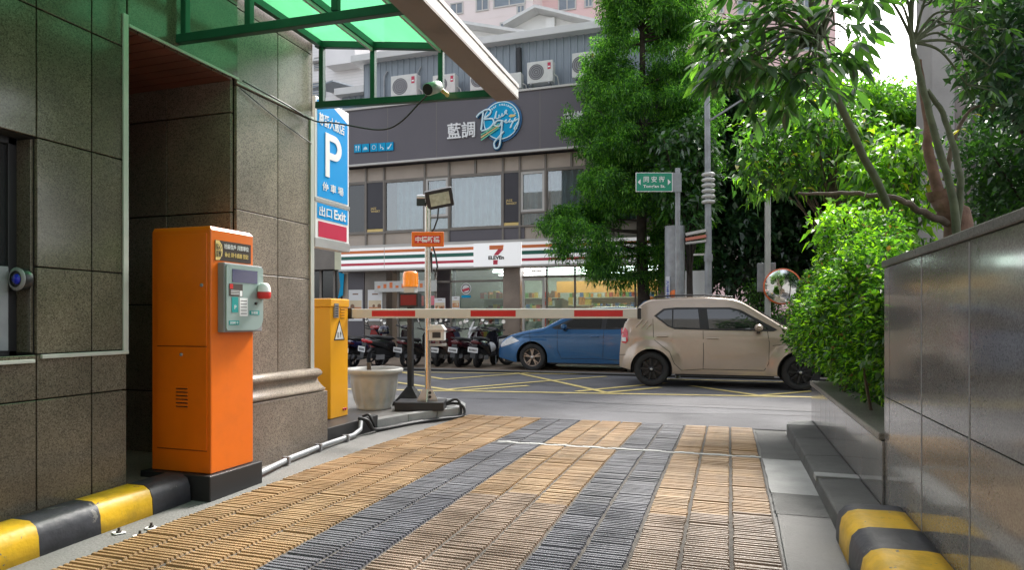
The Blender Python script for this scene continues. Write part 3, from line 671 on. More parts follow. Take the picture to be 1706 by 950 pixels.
mb.box(XQ, XQ + .002, ry0 + .055, ry0 + .115, 1.25, 1.355, 0); mb.box(XQ, XQ + .002, ry0 + .13, ry0 + .21, 1.225, 1.35, 1); mb.box(XQ, XQ + .002, ry0 + .03, ry0 + .16, 1.36, 1.445, 2)
mb.box(XQ + .002, XQ + .003, ry0 + .035, ry0 + .065, 1.41, 1.442, 3); mb.box(XQ + .002, XQ + .003, ry0 + .13, ry0 + .155, 1.362, 1.40, 1)
mb.box(XQ, XQ + .002, ry0 + .03, ry0 + .125, 1.165, 1.195, 0); mb.box(XQ, XQ + .002, ry0 + .23, ry0 + .33, 1.235, 1.265, 0)
for i in range(5): mb.box(XQ + .002, XQ + .003, ry0 + .14, ry0 + .2, 1.24 + i * .022, 1.245 + i * .022, 4)
for i in range(3): mb.box(XQ + .002, XQ + .003, ry0 + .045, ry0 + .125, 1.372 + i * .012, 1.376 + i * .012, 1)
text(mb, 'P', (XQ + .002, ry0 + .088, 1.285), Rt, Up, .018, .028, 1, th=.001)
text(mb, '請刷卡', (XQ + .002, ry0 + .078, 1.18), Rt, Up, .08, .018, 1, th=.001)
text(mb, '服務鈴', (XQ + .002, ry0 + .28, 1.25), Rt, Up, .07, .02, 1, th=.001)
mb.build('panel_stickers', pn)
mb = MB(m_wsign, m_red, m_black, o=o)
c = Vector((XQ + .03, ry0 + .345, 1.40))
prof = [(.0, .065), (.022, .062), (.036, .05), (.043, .03), (.045, .0)]
mb.lathe([(r, h) for r, h in prof], c, 'z', 18, 0); mb.lathe([(.046, -.001), (.047, -.03), (.044, -.045), (.03, -.05)], c, 'z', 18, 1)
mb.build('alarm_lamp', pn)
mb = MB(m_black, o=o); mb.lathe([(.01, 0), (.01, .01), (.004, .011)], (XQ, ry0 + .29, 1.315), 'x', 12); mb.build('button', pn)

# ---------------------------------------------------------------- barrier cabinet and arm
t = thing('barrier_cabinet', 'bright yellow barrier gate cabinet with an electric shock warning triangle', 'barrier gate', (-4.07, 6.02, .16)); o = t.location
x0, x1, y0, y1 = -4.24, -3.89, 5.86, 6.19
mb = MB(m_yelcab, o=o); mb.box(x0, x1, y0, y1, .175, 1.33); mb.build('cabinet', t, bevel=.008)
mb = MB(m_yelcab, o=o); mb.box(x0 - .012, x1 + .012, y0 - .012, y1 + .012, 1.331, 1.42); mb.build('lid', t, bevel=.012)
mb = MB(m_grey, m_blackp, o=o); mb.box(x1 + .001, x1 + .02, y0 + .05, y0 + .12, 1.22, 1.37, 0)
for i in range(5): mb.box(x1 + .0201, x1 + .022, y0 + .06, y0 + .11, 1.235 + i * .025, 1.245 + i * .025, 1)
mb.build('speaker', t)
mb = MB(m_yelcab, m_black, o=o)
for i in range(4): mb.box(x1 + .0005, x1 + .009, y0 + .18, y0 + .26, 1.22 + i * .03, 1.232 + i * .03, 0); mb.box(x1 + .0004, x1 + .002, y0 + .18, y0 + .26, 1.213 + i * .03, 1.219 + i * .03, 1)
mb.build('louvres', t)
ty = y0 + .16
mb = MB(m_black, m_wsign, o=o); mb.poly([(x1 + .001, ty - .10, .985), (x1 + .001, ty + .10, .985), (x1 + .001, ty, 1.20)], .002, (1, 0, 0), 0); mb.poly([(x1 + .003, ty - .08, .996), (x1 + .003, ty + .08, .996), (x1 + .003, ty, 1.17)], .001, (1, 0, 0), 1)
mb.box(x1 + .004, x1 + .005, ty - .035, ty - .02, 1.01, 1.07, 0); mb.poly([(x1 + .004, ty + .03, 1.09), (x1 + .004, ty + .005, 1.05), (x1 + .004, ty + .018, 1.05), (x1 + .004, ty + .01, 1.01), (x1 + .004, ty + .038, 1.06), (x1 + .004, ty + .025, 1.06)], .001, (1, 0, 0), 0)
mb.build('warning_triangle', t)
mb = MB(m_redsg, o=o)
for yb in (y1 - .09, y1 - .05): mb.lathe([(.014, 0), (.014, .008), (.0, .01)], (x1, yb, .25), 'x', 12)
mb.build('indicator', t)
mb = MB(m_blackp, o=o); mb.lathe([(.05, 0), (.05, .06)], (x1 - .08, y1, 1.265), 'y', 16); mb.build('arm_hub', t)
A = Vector((x1 - .10, y1 + .085, 1.268)); E = Vector(onT(1063, 523, 6.5)); E.z = 1.262
tb = thing('boom_barrier', 'long white barrier arm with four red reflective bands across the driveway', 'barrier arm', A); o2 = tb.location
d = (E - A); Ln = d.length; d.normalize(); s = Vector((-d.y, d.x, 0)); u = s.cross(d) * -1
if u.z < 0: u = -u
mb = MB(m_armw, o=o2); mb.obox((A + E) / 2, (d, s, u), (Ln / 2, .022, .05)); mb.build('boom', tb, bevel=.008)
for (pa, pb) in ((621, 693), (785, 860), (957, 1038)):
    def arm_t(px):
        r = ray(px); # intersect in plan
        M2 = np.array([[r[0], -d.x], [r[1], -d.y]]); sol = np.linalg.solve(M2, np.array([A.x, A.y])); return sol[1]
    a, b = arm_t(pa), arm_t(pb)
    mb = MB(m_red, o=o2); mb.obox(A + d * (a + b) / 2, (d, s, u), ((b - a) / 2, .0235, .031)); mb.build('red_band', tb)
mb = MB(m_blackp, o=o2); mb.obox(E + d * .012, (d, s, u), (.018, .028, .056)); mb.build('end_cap', tb, bevel=.006)
mb = MB(m_blackp, o=o2); mb.obox(A + d * .02, (d, s, u), (.08, .04, .06)); mb.build('clamp', tb, bevel=.006)
# island and its black base block
t = thing('concrete_island', 'raised grey concrete kerb island carrying the barrier and the posts', 'traffic island', (-3.9, 7, 0)); o = t.location
pts = [(-9, 5.35), (-3.62, 5.35), (-3.62, 6.3), (-3.5, 6.8), (-3.32, 7.2), (-3.17, 7.5), (-3.16, 7.66), (-3.25, 7.9), (-3.5, 8.25), (-4.2, 8.5), (-9, 8.55)]
mb = MB(m_conc, m_concd, o=o); mb.poly([(x, y, -.05) for x, y in pts], .165, (0, 0, 1)); mb.build('slab', t, bevel=.015)
mb = MB(m_concl, o=o)
for i in range(1, 9):
    (xa, ya), (xb, yb) = pts[i], pts[i + 1]; L_ = math.hypot(xb - xa, yb - ya); dx, dy = (xb - xa) / L_, (yb - ya) / L_; nx, ny = dy, -dx
    if i in (1,): continue
    nseg = max(1, round(L_ / .45))
    for k in range(nseg):
        a = k / nseg * L_ + .004; b = (k + 1) / nseg * L_ - .004
        q = [(xa + dx * a - nx * .10, ya + dy * a - ny * .10), (xa + dx * a + nx * .022, ya + dy * a + ny * .022), (xa + dx * b + nx * .022, ya + dy * b + ny * .022), (xa + dx * b - nx * .10, ya + dy * b - ny * .10)]
        mb.poly([(x, y, -.05) for x, y in q], .172, (0, 0, 1))
mb.build('kerb_stones', t, bevel=.01)
mb = MB(m_black, o=o); mb.box(-4.5, -3.6, 5.32, 6.32, -.05, .172); mb.build('black_base', t, bevel=.006)
# conduit and hoses
def gz(x, y): return (x, y, zprof(y) + .03)
t = thing('floor_conduit', 'grey steel conduit clipped along the foot of the pillar plinth', 'pipe', (-3.4, 5, 0)); o = t.location
mb = MB(m_galv, o=o); mb.tube([gz(-3.3, 4.0), gz(-3.42, 4.6), gz(-3.49, 5.2), gz(-3.52, 5.7), (-3.54, 5.86, .09), (-3.57, 5.92, .16)], .022, 12); mb.build('pipe', t)
for (x, y) in ((-3.40, 4.5), (-3.475, 5.05), (-3.51, 5.55)):
    mb = MB(m_grey, o=o); mb.box(x - .035, x + .035, y - .012, y + .012, zprof(y) - .005, zprof(y) + .058); mb.build('clip', t, bevel=.004)
for i, (dx, lab) in enumerate(((0, 'black hose lying along the island kerb nearest the tiles'), (.045, 'black hose lying tight against the island kerb'))):
    wire('black_hose', lab, [(-3.62, 5.95, .19), (-3.56 + .02 * i, 6.0, .16), (-3.53 + dx * .3, 6.08, .06), (-3.50 - dx, 6.35, .03), (-3.40 - dx, 6.8, .025), (-3.22 - dx, 7.18, .025), (-3.08 - dx, 7.45, .03), (-3.10 - dx, 7.5, .14 + dx), (-3.22, 7.5, .17 + dx), (-3.34, 7.42, .15)], .017, m_black, 'hose')['group'] = 'hoses along the island'
wire('black_hose', 'short black hose looping down the island from the base block', [(-3.66, 6.1, .18), (-3.6, 6.12, .20), (-3.55, 6.13, .12), (-3.545, 6.2, .03), (-3.5, 6.35, .02)], .014, m_black, 'hose')

# planter pot
P0 = onZ(613, 683, .12)
t = thing('plant_pot', 'large pale grey fluted plastic pot beside the yellow barrier cabinet', 'plant pot', (P0[0], P0[1] + .15, .12)); o = t.location
mb = MB(M('pot_plastic', (.42, .42, .39), .5, var=.1, vs=5, grime=.3, gs=3)); n = 96; rings = []
for z, r, fl in ((0, .205, 0), (.02, .215, 0), (.03, .21, .3), (.12, .235, 1), (.25, .262, 1), (.33, .276, .6), (.36, .285, 0), (.42, .292, 0), (.425, .325, 0), (.445, .345, 0), (.475, .350, 0), (.49, .335, 0), (.487, .30, 0), (.40, .28, 0)):
    rings.append([((r + fl * .013 * math.cos(k * 2 * PI / n * 12)) * math.cos(2 * PI * k / n), (r + fl * .013 * math.cos(k * 2 * PI / n * 12)) * math.sin(2 * PI * k / n), z) for k in range(n)])
mb.loft(rings); mb.build('pot', t)
mb = MB(m_soil); mb.lathe([(.285, .395), (.284, .40)], (0, 0, 0), n=24); mb.build('soil', t)
mb = MB(m_bark); mb.tube([(-.02, -.08, .39), (-.03, -.08, .56)], .028, 8); mb.build('stump', t)

# black post with beacon
c = Vector(onT(684, 600, 8.4)); c.z = .12
t = thing('beacon_post', 'black post with an amber beacon and a red light box on the island', 'beacon post', c)
mb = MB(m_black); mb.box(-.26, .26, -.15, .15, 0, .05); mb.build('base_plate', t, bevel=.004)
mb = MB(m_black); mb.loft([[(-.17, -.1, .05), (.17, -.1, .05), (.17, .1, .05), (-.17, .1, .05)], [(-.035, -.035, .23), (.035, -.035, .23), (.035, .035, .23), (-.035, .035, .23)]], smooth=False); mb.build('foot', t)
mb = MB(m_black); mb.box(-.032, .032, -.032, .032, .23, 1.42); mb.build('post', t, bevel=.003)
mb = MB(m_black, emis('red_led', (.12, .004, .004), .15)); mb.box(-.13, .13, -.06, .05, 1.24, 1.42, 0); mb.box(-.11, .11, -.064, -.0601, 1.265, 1.395, 1); mb.build('light_box', t, bevel=.002)
mb = MB(m_whitep); mb.box(-.075, .075, -.05, .05, 1.42, 1.50); mb.build('beacon_base', t, bevel=.006)
mb = MB(m_lensa, M('beacon_in', (.9, .12, .01), .3)); mb.lathe([(.098, 1.50), (.1, 1.53), (.098, 1.535), (.1, 1.56), (.098, 1.565), (.1, 1.60), (.096, 1.66), (.085, 1.69), (.03, 1.70)], n=28); mb.build('beacon', t)
# steel pole
c = Vector(onT(713, 600, 8.0)); c.z = .12
t = thing('steel_pole', 'stainless steel pole on a black block with floodlight, orange sign and small camera', 'pole', c); rz = YAW
t.rotation_euler = (0, 0, rz)
mb = MB(m_black); mb.box(-.37, .21, -.2, .2, 0, .10); mb.build('base_block', t, bevel=.006)
mb = MB(m_steel); mb.tube([(0, 0, .1), (0, 0, 2.5)], .038, 20); mb.build('pole', t)
mb = MB(m_alu, m_black)
mb.poly([(-.13, -.045, .10), (.13, -.045, .10), (.06, -.045, .24), (-.06, -.045, .24)], .008, (0, 1, 0)); mb.poly([(-.006, -.13, .10), (-.006, .13, .10), (-.006, .06, .24), (-.006, -.06, .24)], .012, (1, 0, 0))
for z in (.15, .2): mb.lathe([(.018, 0), (.018, -.012)], (.03, -.046, z), 'y', 12, 1)
mb.build('foot_bracket', t)
sg = MB(m_orange); sg.box(-.19, .20, -.075, -.042, 1.90 + .06, 2.08 + .06); sgo = sg.build('orange_sign', t, bevel=.012)
mb = MB(m_red, m_wsign); mb.box(-.15, .16, -.079, -.0755, 2.0, 2.09, 0); text(mb, '中橋新橋', (.005, -.0792, 2.045), (1, 0, 0), (0, 0, 1), .29, .075, 1, bold=.02, th=.003); mb.build('lettering', sgo)
fl = MB(m_blackp, M('flood_glass', (.33, .36, .27), .15, var=.15, vs=20)); cc = Vector((.14, -.02, 2.55)); ax1 = Vector((.82, .18, .20)).normalized(); nn = Vector((-.0, -1, -.55)); nn = (nn - ax1 * nn.dot(ax1)).normalized(); ax2 = nn.cross(ax1).normalized()
if ax2.z < 0: ax2 = -ax2
fl.obox(cc, (ax1, ax2, nn), (.165, .115, .03), 0); fo = fl.build('floodlight', t, bevel=.01)
mb = MB(M('flood_glass2', (.42, .44, .33), .12, var=.2, vs=25)); mb.obox(cc + nn * .031, (ax1, ax2, nn), (.12, .075, .003)); mb.build('lamp_glass', fo)
mb = MB(m_alu, m_blackp); mb.lathe([(.03, -.06), (.035, .0), (.03, .05)], (-.07, -.02, 2.56), 'x', 14, 0); mb.box(-.13, -.03, -.05, .0, 2.46, 2.54, 1); mb.build('sensor', t)
mb = MB(m_blackp); mb.tube([(.13, -.02, 2.44), (.12, -.03, 2.3), (.08, -.045, 2.18), (.05, -.045, 2.14)], .01, 8); mb.tube([(.06, -.045, 1.98), (.10, -.06, 1.85), (.12, -.05, 1.72), (.09, -.04, 1.62), (.05, -.03, 1.66), (.045, -.02, 1.9)], .01, 8); mb.build('cable', t)
mb = MB(m_galv); mb.box(.0, .22, -.03, .03, .76, .79); mb.build('shelf_bracket', t)
cm = MB(m_whitep, m_blackp); cm.box(.02, .20, -.06, .16, .83, .96, 0); cm.poly([(.005, -.1, .955), (.215, -.1, .955), (.17, -.1, 1.02), (.05, -.1, 1.02)], .28, (0, 1, 0), 0); cm.box(.06, .16, -.064, -.0605, .86, .93, 1); cm.build('camera_housing', t, bevel=.006)
mb = MB(m_galv); mb.box(.09, .13, .0, .06, .79, .83); mb.build('camera_mount', t)

# ---------------------------------------------------------------- the shop and restaurant building across the road
YB = 18.7
def fx(px, py=500, Y=YB): return onY(px, py, Y)[0]
def fz(px, py, Y=YB): return onY(px, py, Y)[1]
XA, XE = fx(577), fx(1128)
t = thing('corner_building', 'two storey building with dark signboard, curtained upper windows and a convenience store below', 'building', (-6, YB + 2, 0)); o = t.location
mb = MB(m_frame, m_interior, m_beige, m_paver, m_white, o=o)
# shell with an interior room on the ground floor
mb.box(XA, XE, YB + 6, YB + 6.2, 0, 7.9, 1); mb.box(XA - .2, XA, YB + .1, YB + 6.2, 0, 7.9, 2); mb.box(XE, XE + .2, YB + .1, YB + 6.2, 0, 7.9, 2)
mb.box(XA, XE, YB + .35, YB + 6, 2.95, 3.3, 4); mb.box(XA, XE, YB + .1, YB + 6, .03, .06, 3)
mb.box(XA, XE, YB + .5, YB + 6, 7.6, 7.9, 0); mb.box(XA, XE, YB + 1.2, YB + 1.3, 3.3, 7.6, 0)
mb.build('shell', t)
# dark signboard
zs0, zs1 = 6.12, 7.85
mb = MB(m_dark, m_framel, o=o); mb.box(XA, XE + .2, YB - .35, YB + .4, zs0, zs1, 0); mb.build('signboard', t, bevel=.01)
for px in (655, 735, 905, 985, 1060):
    mb = MB(m_frame, o=o); mb.box(fx(px) - .006, fx(px) + .006, YB - .353, YB - .3505, zs0 + .02, zs1 - .01); mb.build('panel_joint', t)
mb = MB(m_framel, o=o); mb.box(XA - .02, XE + .22, YB - .39, YB - .30, zs0 - .05, zs0 + .01); mb.box(XA - .02, XE + .22, YB - .40, YB + .4, zs1, zs1 + .06); mb.build('signboard_trim', t)
mb = MB(m_wsign, m_joint, o=o); yq = YB - .352
def ftext(mb, s, pxa, pxb, pya, pyb, Y, mi, **k):
    xa, xb = fx(pxa, 500, Y), fx(pxb, 500, Y); pm = (pxa + pxb) / 2; za, zb = fz(pm, pya, Y), fz(pm, pyb, Y)
    text(mb, s, ((xa + xb) / 2, Y, (za + zb) / 2), (1, 0, 0), (0, 0, 1), xb - xa, abs(za - zb), mi, **k)
ftext(mb, '藍調', 746, 792, 204, 231, yq, 0, bold=.012, th=.05)
ftext(mb, '音樂', 938, 972, 186, 212, yq, 0, bold=.012, th=.05)
mb.build('signboard_lettering', t)
# round blue emblem
m_bl = M('emblem_blue', (.0, .34, .62), .5, spec=.2); m_bd = M('emblem_rim', (.0, .10, .26), .35); m_bw = M('emblem_white', (.68, .86, .92), .35)
ec = Vector((fx(843), YB - .35, fz(843, 207))); er = .56
mb = MB(m_bd, m_bl, m_bw, m_gold_t, M('emblem_green', (.15, .55, .35), .4), o=o)
mb.lathe([(er + .06, 0), (er + .06, -.05)], ec, 'y', 40, 0); mb.lathe([(er, -.0505), (er, -.07)], ec, 'y', 40, 1)
mb.lathe([(er - .0, -.071), (er - .0, -.08), (er - .03, -.08), (er - .03, -.071)], ec, 'y', 40, 2, caps=False)
def script(mb, pts, r, mi, y=-.09, sub=5):
    P = [ec + Vector((a * er, y, b * er)) for a, b in pts]; out = []
    for i in range(len(P) - 1):
        p0 = P[max(i - 1, 0)]; p1 = P[i]; p2 = P[i + 1]; p3 = P[min(i + 2, len(P) - 1)]
        for k in range(sub):
            u = k / sub; out.append(.5 * ((2 * p1) + (p2 - p0) * u + (2 * p0 - 5 * p1 + 4 * p2 - p3) * u * u + (3 * p1 - p0 - 3 * p2 + p3) * u ** 3))
    out.append(P[-1]); mb.tube(out, r, 6, mi)
Bp = [(-1.38, .28), (-1.2, .46), (-.85, .62), (-.6, .58), (-.62, .38), (-.95, .15), (-.5, .12), (-.42, -.12), (-.7, -.38), (-1.1, -.48)]
for (r, mi, y) in ((.055, 0, -.04), (.028, 2, -.09)):
    script(mb, Bp, r, mi, y); script(mb, [(-1.0, .52), (-1.08, -.15), (-1.12, -.42)], r, mi, y)
    script(mb, [(.12, -.05), (-.2, -.02), (-.38, -.22), (-.1, -.3), (.05, -.1), (.0, -.7), (-.1, -1.35), (-.32, -1.45), (-.38, -1.15), (-.1, -.85), (.15, -.6)], r, mi, y)
script(mb, [(-.38, .1), (-.25, .5), (-.3, .15), (-.15, .12), (-.1, .3), (-.12, .15), (.0, .18), (.06, .35), (.06, .2), (.15, .25), (.3, .42), (.28, .5), (.2, .38), (.35, .28)], .018, 2)
script(mb, [(.15, -.12), (.3, .0), (.25, -.15), (.4, -.12), (.5, .02), (.45, -.15), (.62, -.1), (.55, -.4), (.5, -.42), (.7, -.1), (.8, .06), (.75, -.12), (.98, -.02), (.85, -.5), (.72, -.5), (.98, -.12)], .02, 2)
mb.poly([tuple(ec + Vector((a * er, -.075, b * er))) for a, b in ((.4, .18), (.52, .26), (.72, .24), (.82, .2), (.7, .12), (.5, .1))], -.012, (0, 1, 0), 3)
for k, mi in ((0, 4), (1, 3), (2, 4)):
    mb.beam(ec + Vector((-1.12 * er, -.1, (-.68 - k * .14) * er)), ec + Vector((-.1 * er, -.1, (-.18 - k * .1) * er)), .02, .035, mi)
for k, ch in enumerate('Bar·Restaurant'):
    a = R(128 - k * 8.2); p = ec + Vector((math.cos(a) * er * .82, -.071, math.sin(a) * er * .82)); 
    if ch != '·': text(mb, ch, p, (math.sin(a), 0, -math.cos(a)), (math.cos(a), 0, math.sin(a)), .05, .06, 2, bold=.02, th=.006)
mb.build('round_emblem', t)
# five small square icons
for i, px in enumerate((597, 610, 624, 637, 650)):
    x = fx(px, 500, yq); z = fz(px, 247.5 - i * .8, yq); mb = MB(m_bl, m_bd, m_bw, o=o); s = .125
    mb.box(x - s - .01, x + s + .01, yq - .03, yq, z - s - .01, z + s + .01, 1); mb.box(x - s, x + s, yq - .04, yq - .0301, z - s, z + s, 0)
    def q(*a): mb.box(x + a[0], x + a[1], yq - .046, yq - .0405, z + a[2], z + a[3], 2)
    if i == 0: q(-.06, -.045, -.08, .08); q(.02, .04, -.08, .08); q(.04, .06, .0, .08); q(-.075, -.06, .03, .08); q(-.045, -.03, .03, .08)
    if i == 1: q(-.08, .08, -.06, -.045); q(-.06, .06, -.04, .0); q(-.04, .04, .0, .02); q(-.005, .005, .02, .05)
    if i == 2: mb.lathe([(.075, -.041), (.075, -.047), (.055, -.047), (.055, -.041)], (x, yq, z), 'y', 6, 2, caps=False)
    if i == 3: q(-.05, -.03, -.06, .08); q(-.03, .02, -.02, .0); q(.02, .035, -.07, .0); mb.lathe([(.03, -.041), (.03, -.046)], (x + .045, yq, z - .06), 'y', 10, 2)
    if i == 4: mb.beam((x - .03, yq - .044, z - .07), (x + .07, yq - .044, z + .08), .006, .03, 2); q(-.07, -.01, -.08, -.02)
    mb.build('icon_tile', t, bevel=0)
# upper storey: mullions, panels, windows
zt_, zb_ = 5.62, 4.0
mb = MB(m_beige, m_frame, m_dark, o=o)
mb.box(XA, XE, YB + .02, YB + .1, zt_, zs0 - .05, 0); mb.box(XA, XE, YB + .02, YB + .1, 3.55, zb_ - .02, 0)
cuts = [577, 610, 640, 708, 748, 792, 838, 866, 909, 952, 976, 1020, 1064, 1100, 1128]
for p in cuts: x = fx(p); mb.box(x - .03, x + .03, YB - .03, YB + .11, 3.56 if p not in (792, 952) else zt_, zs0 - .051, 1)
mb.box(XA, XE, YB - .02, YB + .12, zt_ - .03, zt_ + .03, 1); mb.box(XA, XE, YB - .04, YB + .12, zb_ - .05, zb_ + .01, 1)
mb.box(fx(750), fx(874), YB - .005, YB + .018, 3.60, 3.94, 2)
mb.build('upper_cladding', t)
def curtain(mb, x0, x1, y, z0, z1, mi=0, amp=.085, per=.21):
    n = max(6, int((x1 - x0) / .02)); vs = []; ph = random.random() * 6
    for i in range(n + 1):
        x = x0 + (x1 - x0) * i / n; yy_ = y + amp * math.sin(2 * PI * x / per + ph + .6 * math.sin(x * 3)); vs += [(x, yy_, z0), (x, yy_, z1)]
    mb.add(vs, [(2 * i, 2 * i + 2, 2 * i + 3, 2 * i + 1) for i in range(n)], mi, True)
g_up = thin_glass('upper_glass', (.80, .86, .88), .16)
for a, b, cur0, sash in ((577, 610, None, 0), (640, 708, 655, 0), (708, 748, 709, 1), (748, 838, 750, 0), (866, 909, 868, 1), (909, 976, 911, 0), (976, 1064, 980, 0), (1064, 1128, 1066, 0)):
    xa, xb = fx(a) + .03, fx(b) - .03
    fr = MB(m_framel if sash else m_frame, m_frame, o=o); zlo = zb_ + .40 if sash else zb_ + .01
    w_ = .07 if sash else .03
    fr.box(xa, xa + w_, YB - .01, YB + .05, zlo, zt_ - .03); fr.box(xb - w_, xb, YB - .01, YB + .05, zlo, zt_ - .03); fr.box(xa + w_, xb - w_, YB - .01, YB + .05, zt_ - .03 - w_, zt_ - .03); fr.box(xa + w_, xb - w_, YB - .01, YB + .05, zlo, zlo + w_)
    if sash: fr.box(xa, xb, YB - .02, YB + .06, zlo - .05, zlo, 1)
    wn = fr.build('window', t)
    mb = MB(g_up if cur0 else m_glassd, o=o); mb.box(xa, xb, YB + .03, YB + .034, zb_, zt_ - .03); mb.build('pane', wn)
    if cur0:
        mb = MB(m_curt, o=o); curtain(mb, fx(cur0) + .02, xb, YB + .28, zb_, zt_); mb.build('curtain', wn)
for i, (a, b) in enumerate(((612, 639), (839, 865))):
    xa, xb = fx(a), fx(b); mb = MB(m_menu, m_gold_t, m_frame, o=o); mb.box(xa, xb, YB - .0, YB + .03, zb_ + .12, zt_ - .03, 0); mb.box(xa, xb, YB - .01, YB + .02, zb_ + .01, zb_ + .10, 1)
    text(mb, 'JAZZ\nWHISKY', ((xa + xb) / 2, YB - .001, 4.72), (1, 0, 0), (0, 0, 1), .34, .16, 1, bold=.01, th=.004); mb.build('menu_panel', t)
# store fascia
m_s_or = M('stripe_orange', (.80, .20, .045), .35, var=.03); m_s_gr = M('stripe_green', (.005, .13, .09), .35, var=.03); m_s_rd = M('stripe_red', (.62, .03, .07), .35, var=.03)
zf0, zf1 = 2.80, 3.46; xb0, xb1 = fx(799), fx(876)
mb = MB(m_lit, m_s_or, m_s_gr, m_s_rd, m_framel, M('cream_end', (.6, .6, .42), .4), o=o)
YS = YB - .45
mb.box(fx(581), xb0 - .01, YS, YB + .0, zf0, zf1, 0); mb.box(xb1 + .01, XE + .1, YS, YB, zf0, zf1, 0); mb.box(fx(570), fx(581) - .005, YS + .02, YB, zf0, zf1, 5)
for za, zb2, mi in ((3.28, 3.37, 1), (3.09, 3.20, 2), (2.90, 2.98, 3)):
    mb.box(fx(581) + .01, xb0 - .02, YS - .004, YS - .0005, za, zb2, mi); mb.box(xb1 + .02, XE + .08, YS - .004, YS - .0005, za, zb2, mi)
for px in (652, 950, 1020): mb.box(fx(px) - .008, fx(px) + .008, YS - .006, YS - .0045, zf0, zf1, 4)
mb.box(XA - .1, XE + .1, YS - .06, YB + .02, zf1 + .002, zf1 + .07, 4); mb.box(XA, XE + .1, YS, YB + .05, zf0 - .06, zf0 - .002, 4)
mb.build('store_fascia', t)
mb = MB(m_lit, m_s_or, m_s_rd, m_s_gr, m_joint, o=o); mb.box(xb0, xb1, YS - .05, YB, zf0 - .03, zf1 + .001, 0)
yc = YS - .052; xc = (xb0 + xb1) / 2 - .02
def P2(a, b): return (xc + a, yc, 3.12 + b)
mb.poly([P2(-.21, .26), P2(.23, .26), P2(.21, .14), P2(-.21, .14)], -.01, (0, 1, 0), 1)
mb.poly([P2(.06, .139), P2(.225, .139), P2(.06, -.03), P2(-.08, -.03)], -.01, (0, 1, 0), 2)
mb.poly([P2(-.09, -.17), P2(.05, -.17), P2(.04, -.30), P2(-.09, -.30)], -.01, (0, 1, 0), 2)
text(mb, 'ELEVEn', P2(0, -.10), (1, 0, 0), (0, 0, 1), .48, .105, 4, bold=.035, th=.014)
mb.build('store_sign', t)
# ground floor front
mb = MB(m_stone, m_frame, m_dark, o=o)
for a in ((fx(577), fx(604), YB + .1, YB + .5, .03, 2.8, 2), (fx(606), fx(641), YB + .06, YB + .5, .03, 2.8, 1), (fx(839), fx(867), YB - .05, YB + .4, .03, 2.8, 0), (fx(1096), XE + .1, YB, YB + .4, .03, 2.8, 0)):
    mb = MB(m_stone, m_frame, m_dark, o=o); mb.box(*a); mb.build('pier', t, bevel=.006)
mb = MB(m_stone, o=o); mb.box(fx(869), fx(1096) - .01, YB + .02, YB + .2, .03, .45, 0); mb.build('base_course', t, bevel=.006)
mb = MB(m_frame, m_framel, o=o)
for p in (641, 662, 724, 750, 910, 957, 1058, 1078): mb.box(fx(p) - .025, fx(p) + .025, YB + .04, YB + .12, .06, 2.8, 0)
mb.box(fx(641), fx(838), YB + .04, YB + .12, 2.35, 2.41, 0); mb.box(fx(910), fx(1096), YB + .04, YB + .12, 2.44, 2.49, 0); mb.box(fx(869), fx(910), YB + .04, YB + .12, 2.44, 2.49, 0)
mb.build('shopfront_frame', t)
g_st = thin_glass('store_glass', (.74, .84, .78), .13)
for a, b in ((662, 724), (750, 838), (910, 957), (957, 1058), (1058, 1096)):
    mb = MB(g_st, o=o); mb.box(fx(a) + .026, fx(b) - .026, YB + .075, YB + .079, .46, 2.79); mb.build('shop_glazing', t)
mb = MB(m_framel, o=o); xa, xb = fx(870), fx(909); mb.box(xa, xa + .07, YB, YB + .06, .06, 2.43); mb.box(xb - .1, xb - .03, YB, YB + .06, .06, 2.43); mb.box(xa + .07, xb - .1, YB, YB + .06, 2.36, 2.43); dr = mb.build('shop_door', t)
mb = MB(g_st, o=o); mb.box(xa + .07, xb - .1, YB + .03, YB + .034, .1, 2.36); mb.build('door_glass', dr)
mb = MB(m_whitep, m_s_or, o=o); mb.box(fx(627), fx(730), YB - .12, YB - .1, 2.08, 2.42, 0); 
for i in range(9): mb.box(fx(632 + i * 10), fx(637 + i * 10), YB - .124, YB - .1205, 2.2, 2.28 + .05 * (i % 3), 1)
mb.build('menu_banner', t)
# posters
def poster(a, b, ya, yb, y, seed, t, nm='poster'):
    xa, xb = fx(a, 500, y), fx(b, 500, y); pm = (a + b) / 2; za, zb2 = fz(pm, yb, y), fz(pm, ya, y)
    mb = MB(m_wsign, M('print_orange', (.62, .28, .12), .5), M('print_cream', (.75, .62, .42), .5), M('print_brown', (.25, .13, .07), .5), o=o); mb.box(xa, xb, y - .01, y, za, zb2, 0); w_ = xb - xa; h_ = zb2 - za
    r2 = random.Random(seed)
    mb.box(xa + .06 * w_, xb - .06 * w_, y - .012, y - .0105, za + .08 * h_, za + .45 * h_, 1); mb.box(xa + .06 * w_, xb - .06 * w_, y - .012, y - .0105, za + .46 * h_, za + .66 * h_, 2)
    for i in range(4): cx = xa + w_ * r2.uniform(.2, .8); mb.lathe([(w_ * r2.uniform(.08, .16), -.013), (w_ * .05, -.016)], (cx, y, za + h_ * r2.uniform(.2, .55)), 'y', 10, r2.choice([2, 3]))
    mb.box(xa + .3 * w_, xb - .3 * w_, y - .012, y - .0105, zb2 - .16 * h_, zb2 - .12 * h_, 3)
    return mb.build(nm, t)
poster(581, 604, 483, 535, YB + .095, 1, t); poster(613, 637, 483, 535, YB + .055, 2, t); poster(724, 742, 497, 520, YB + .03, 4, t); poster(753, 766, 494, 514, YB + .03, 5, t)
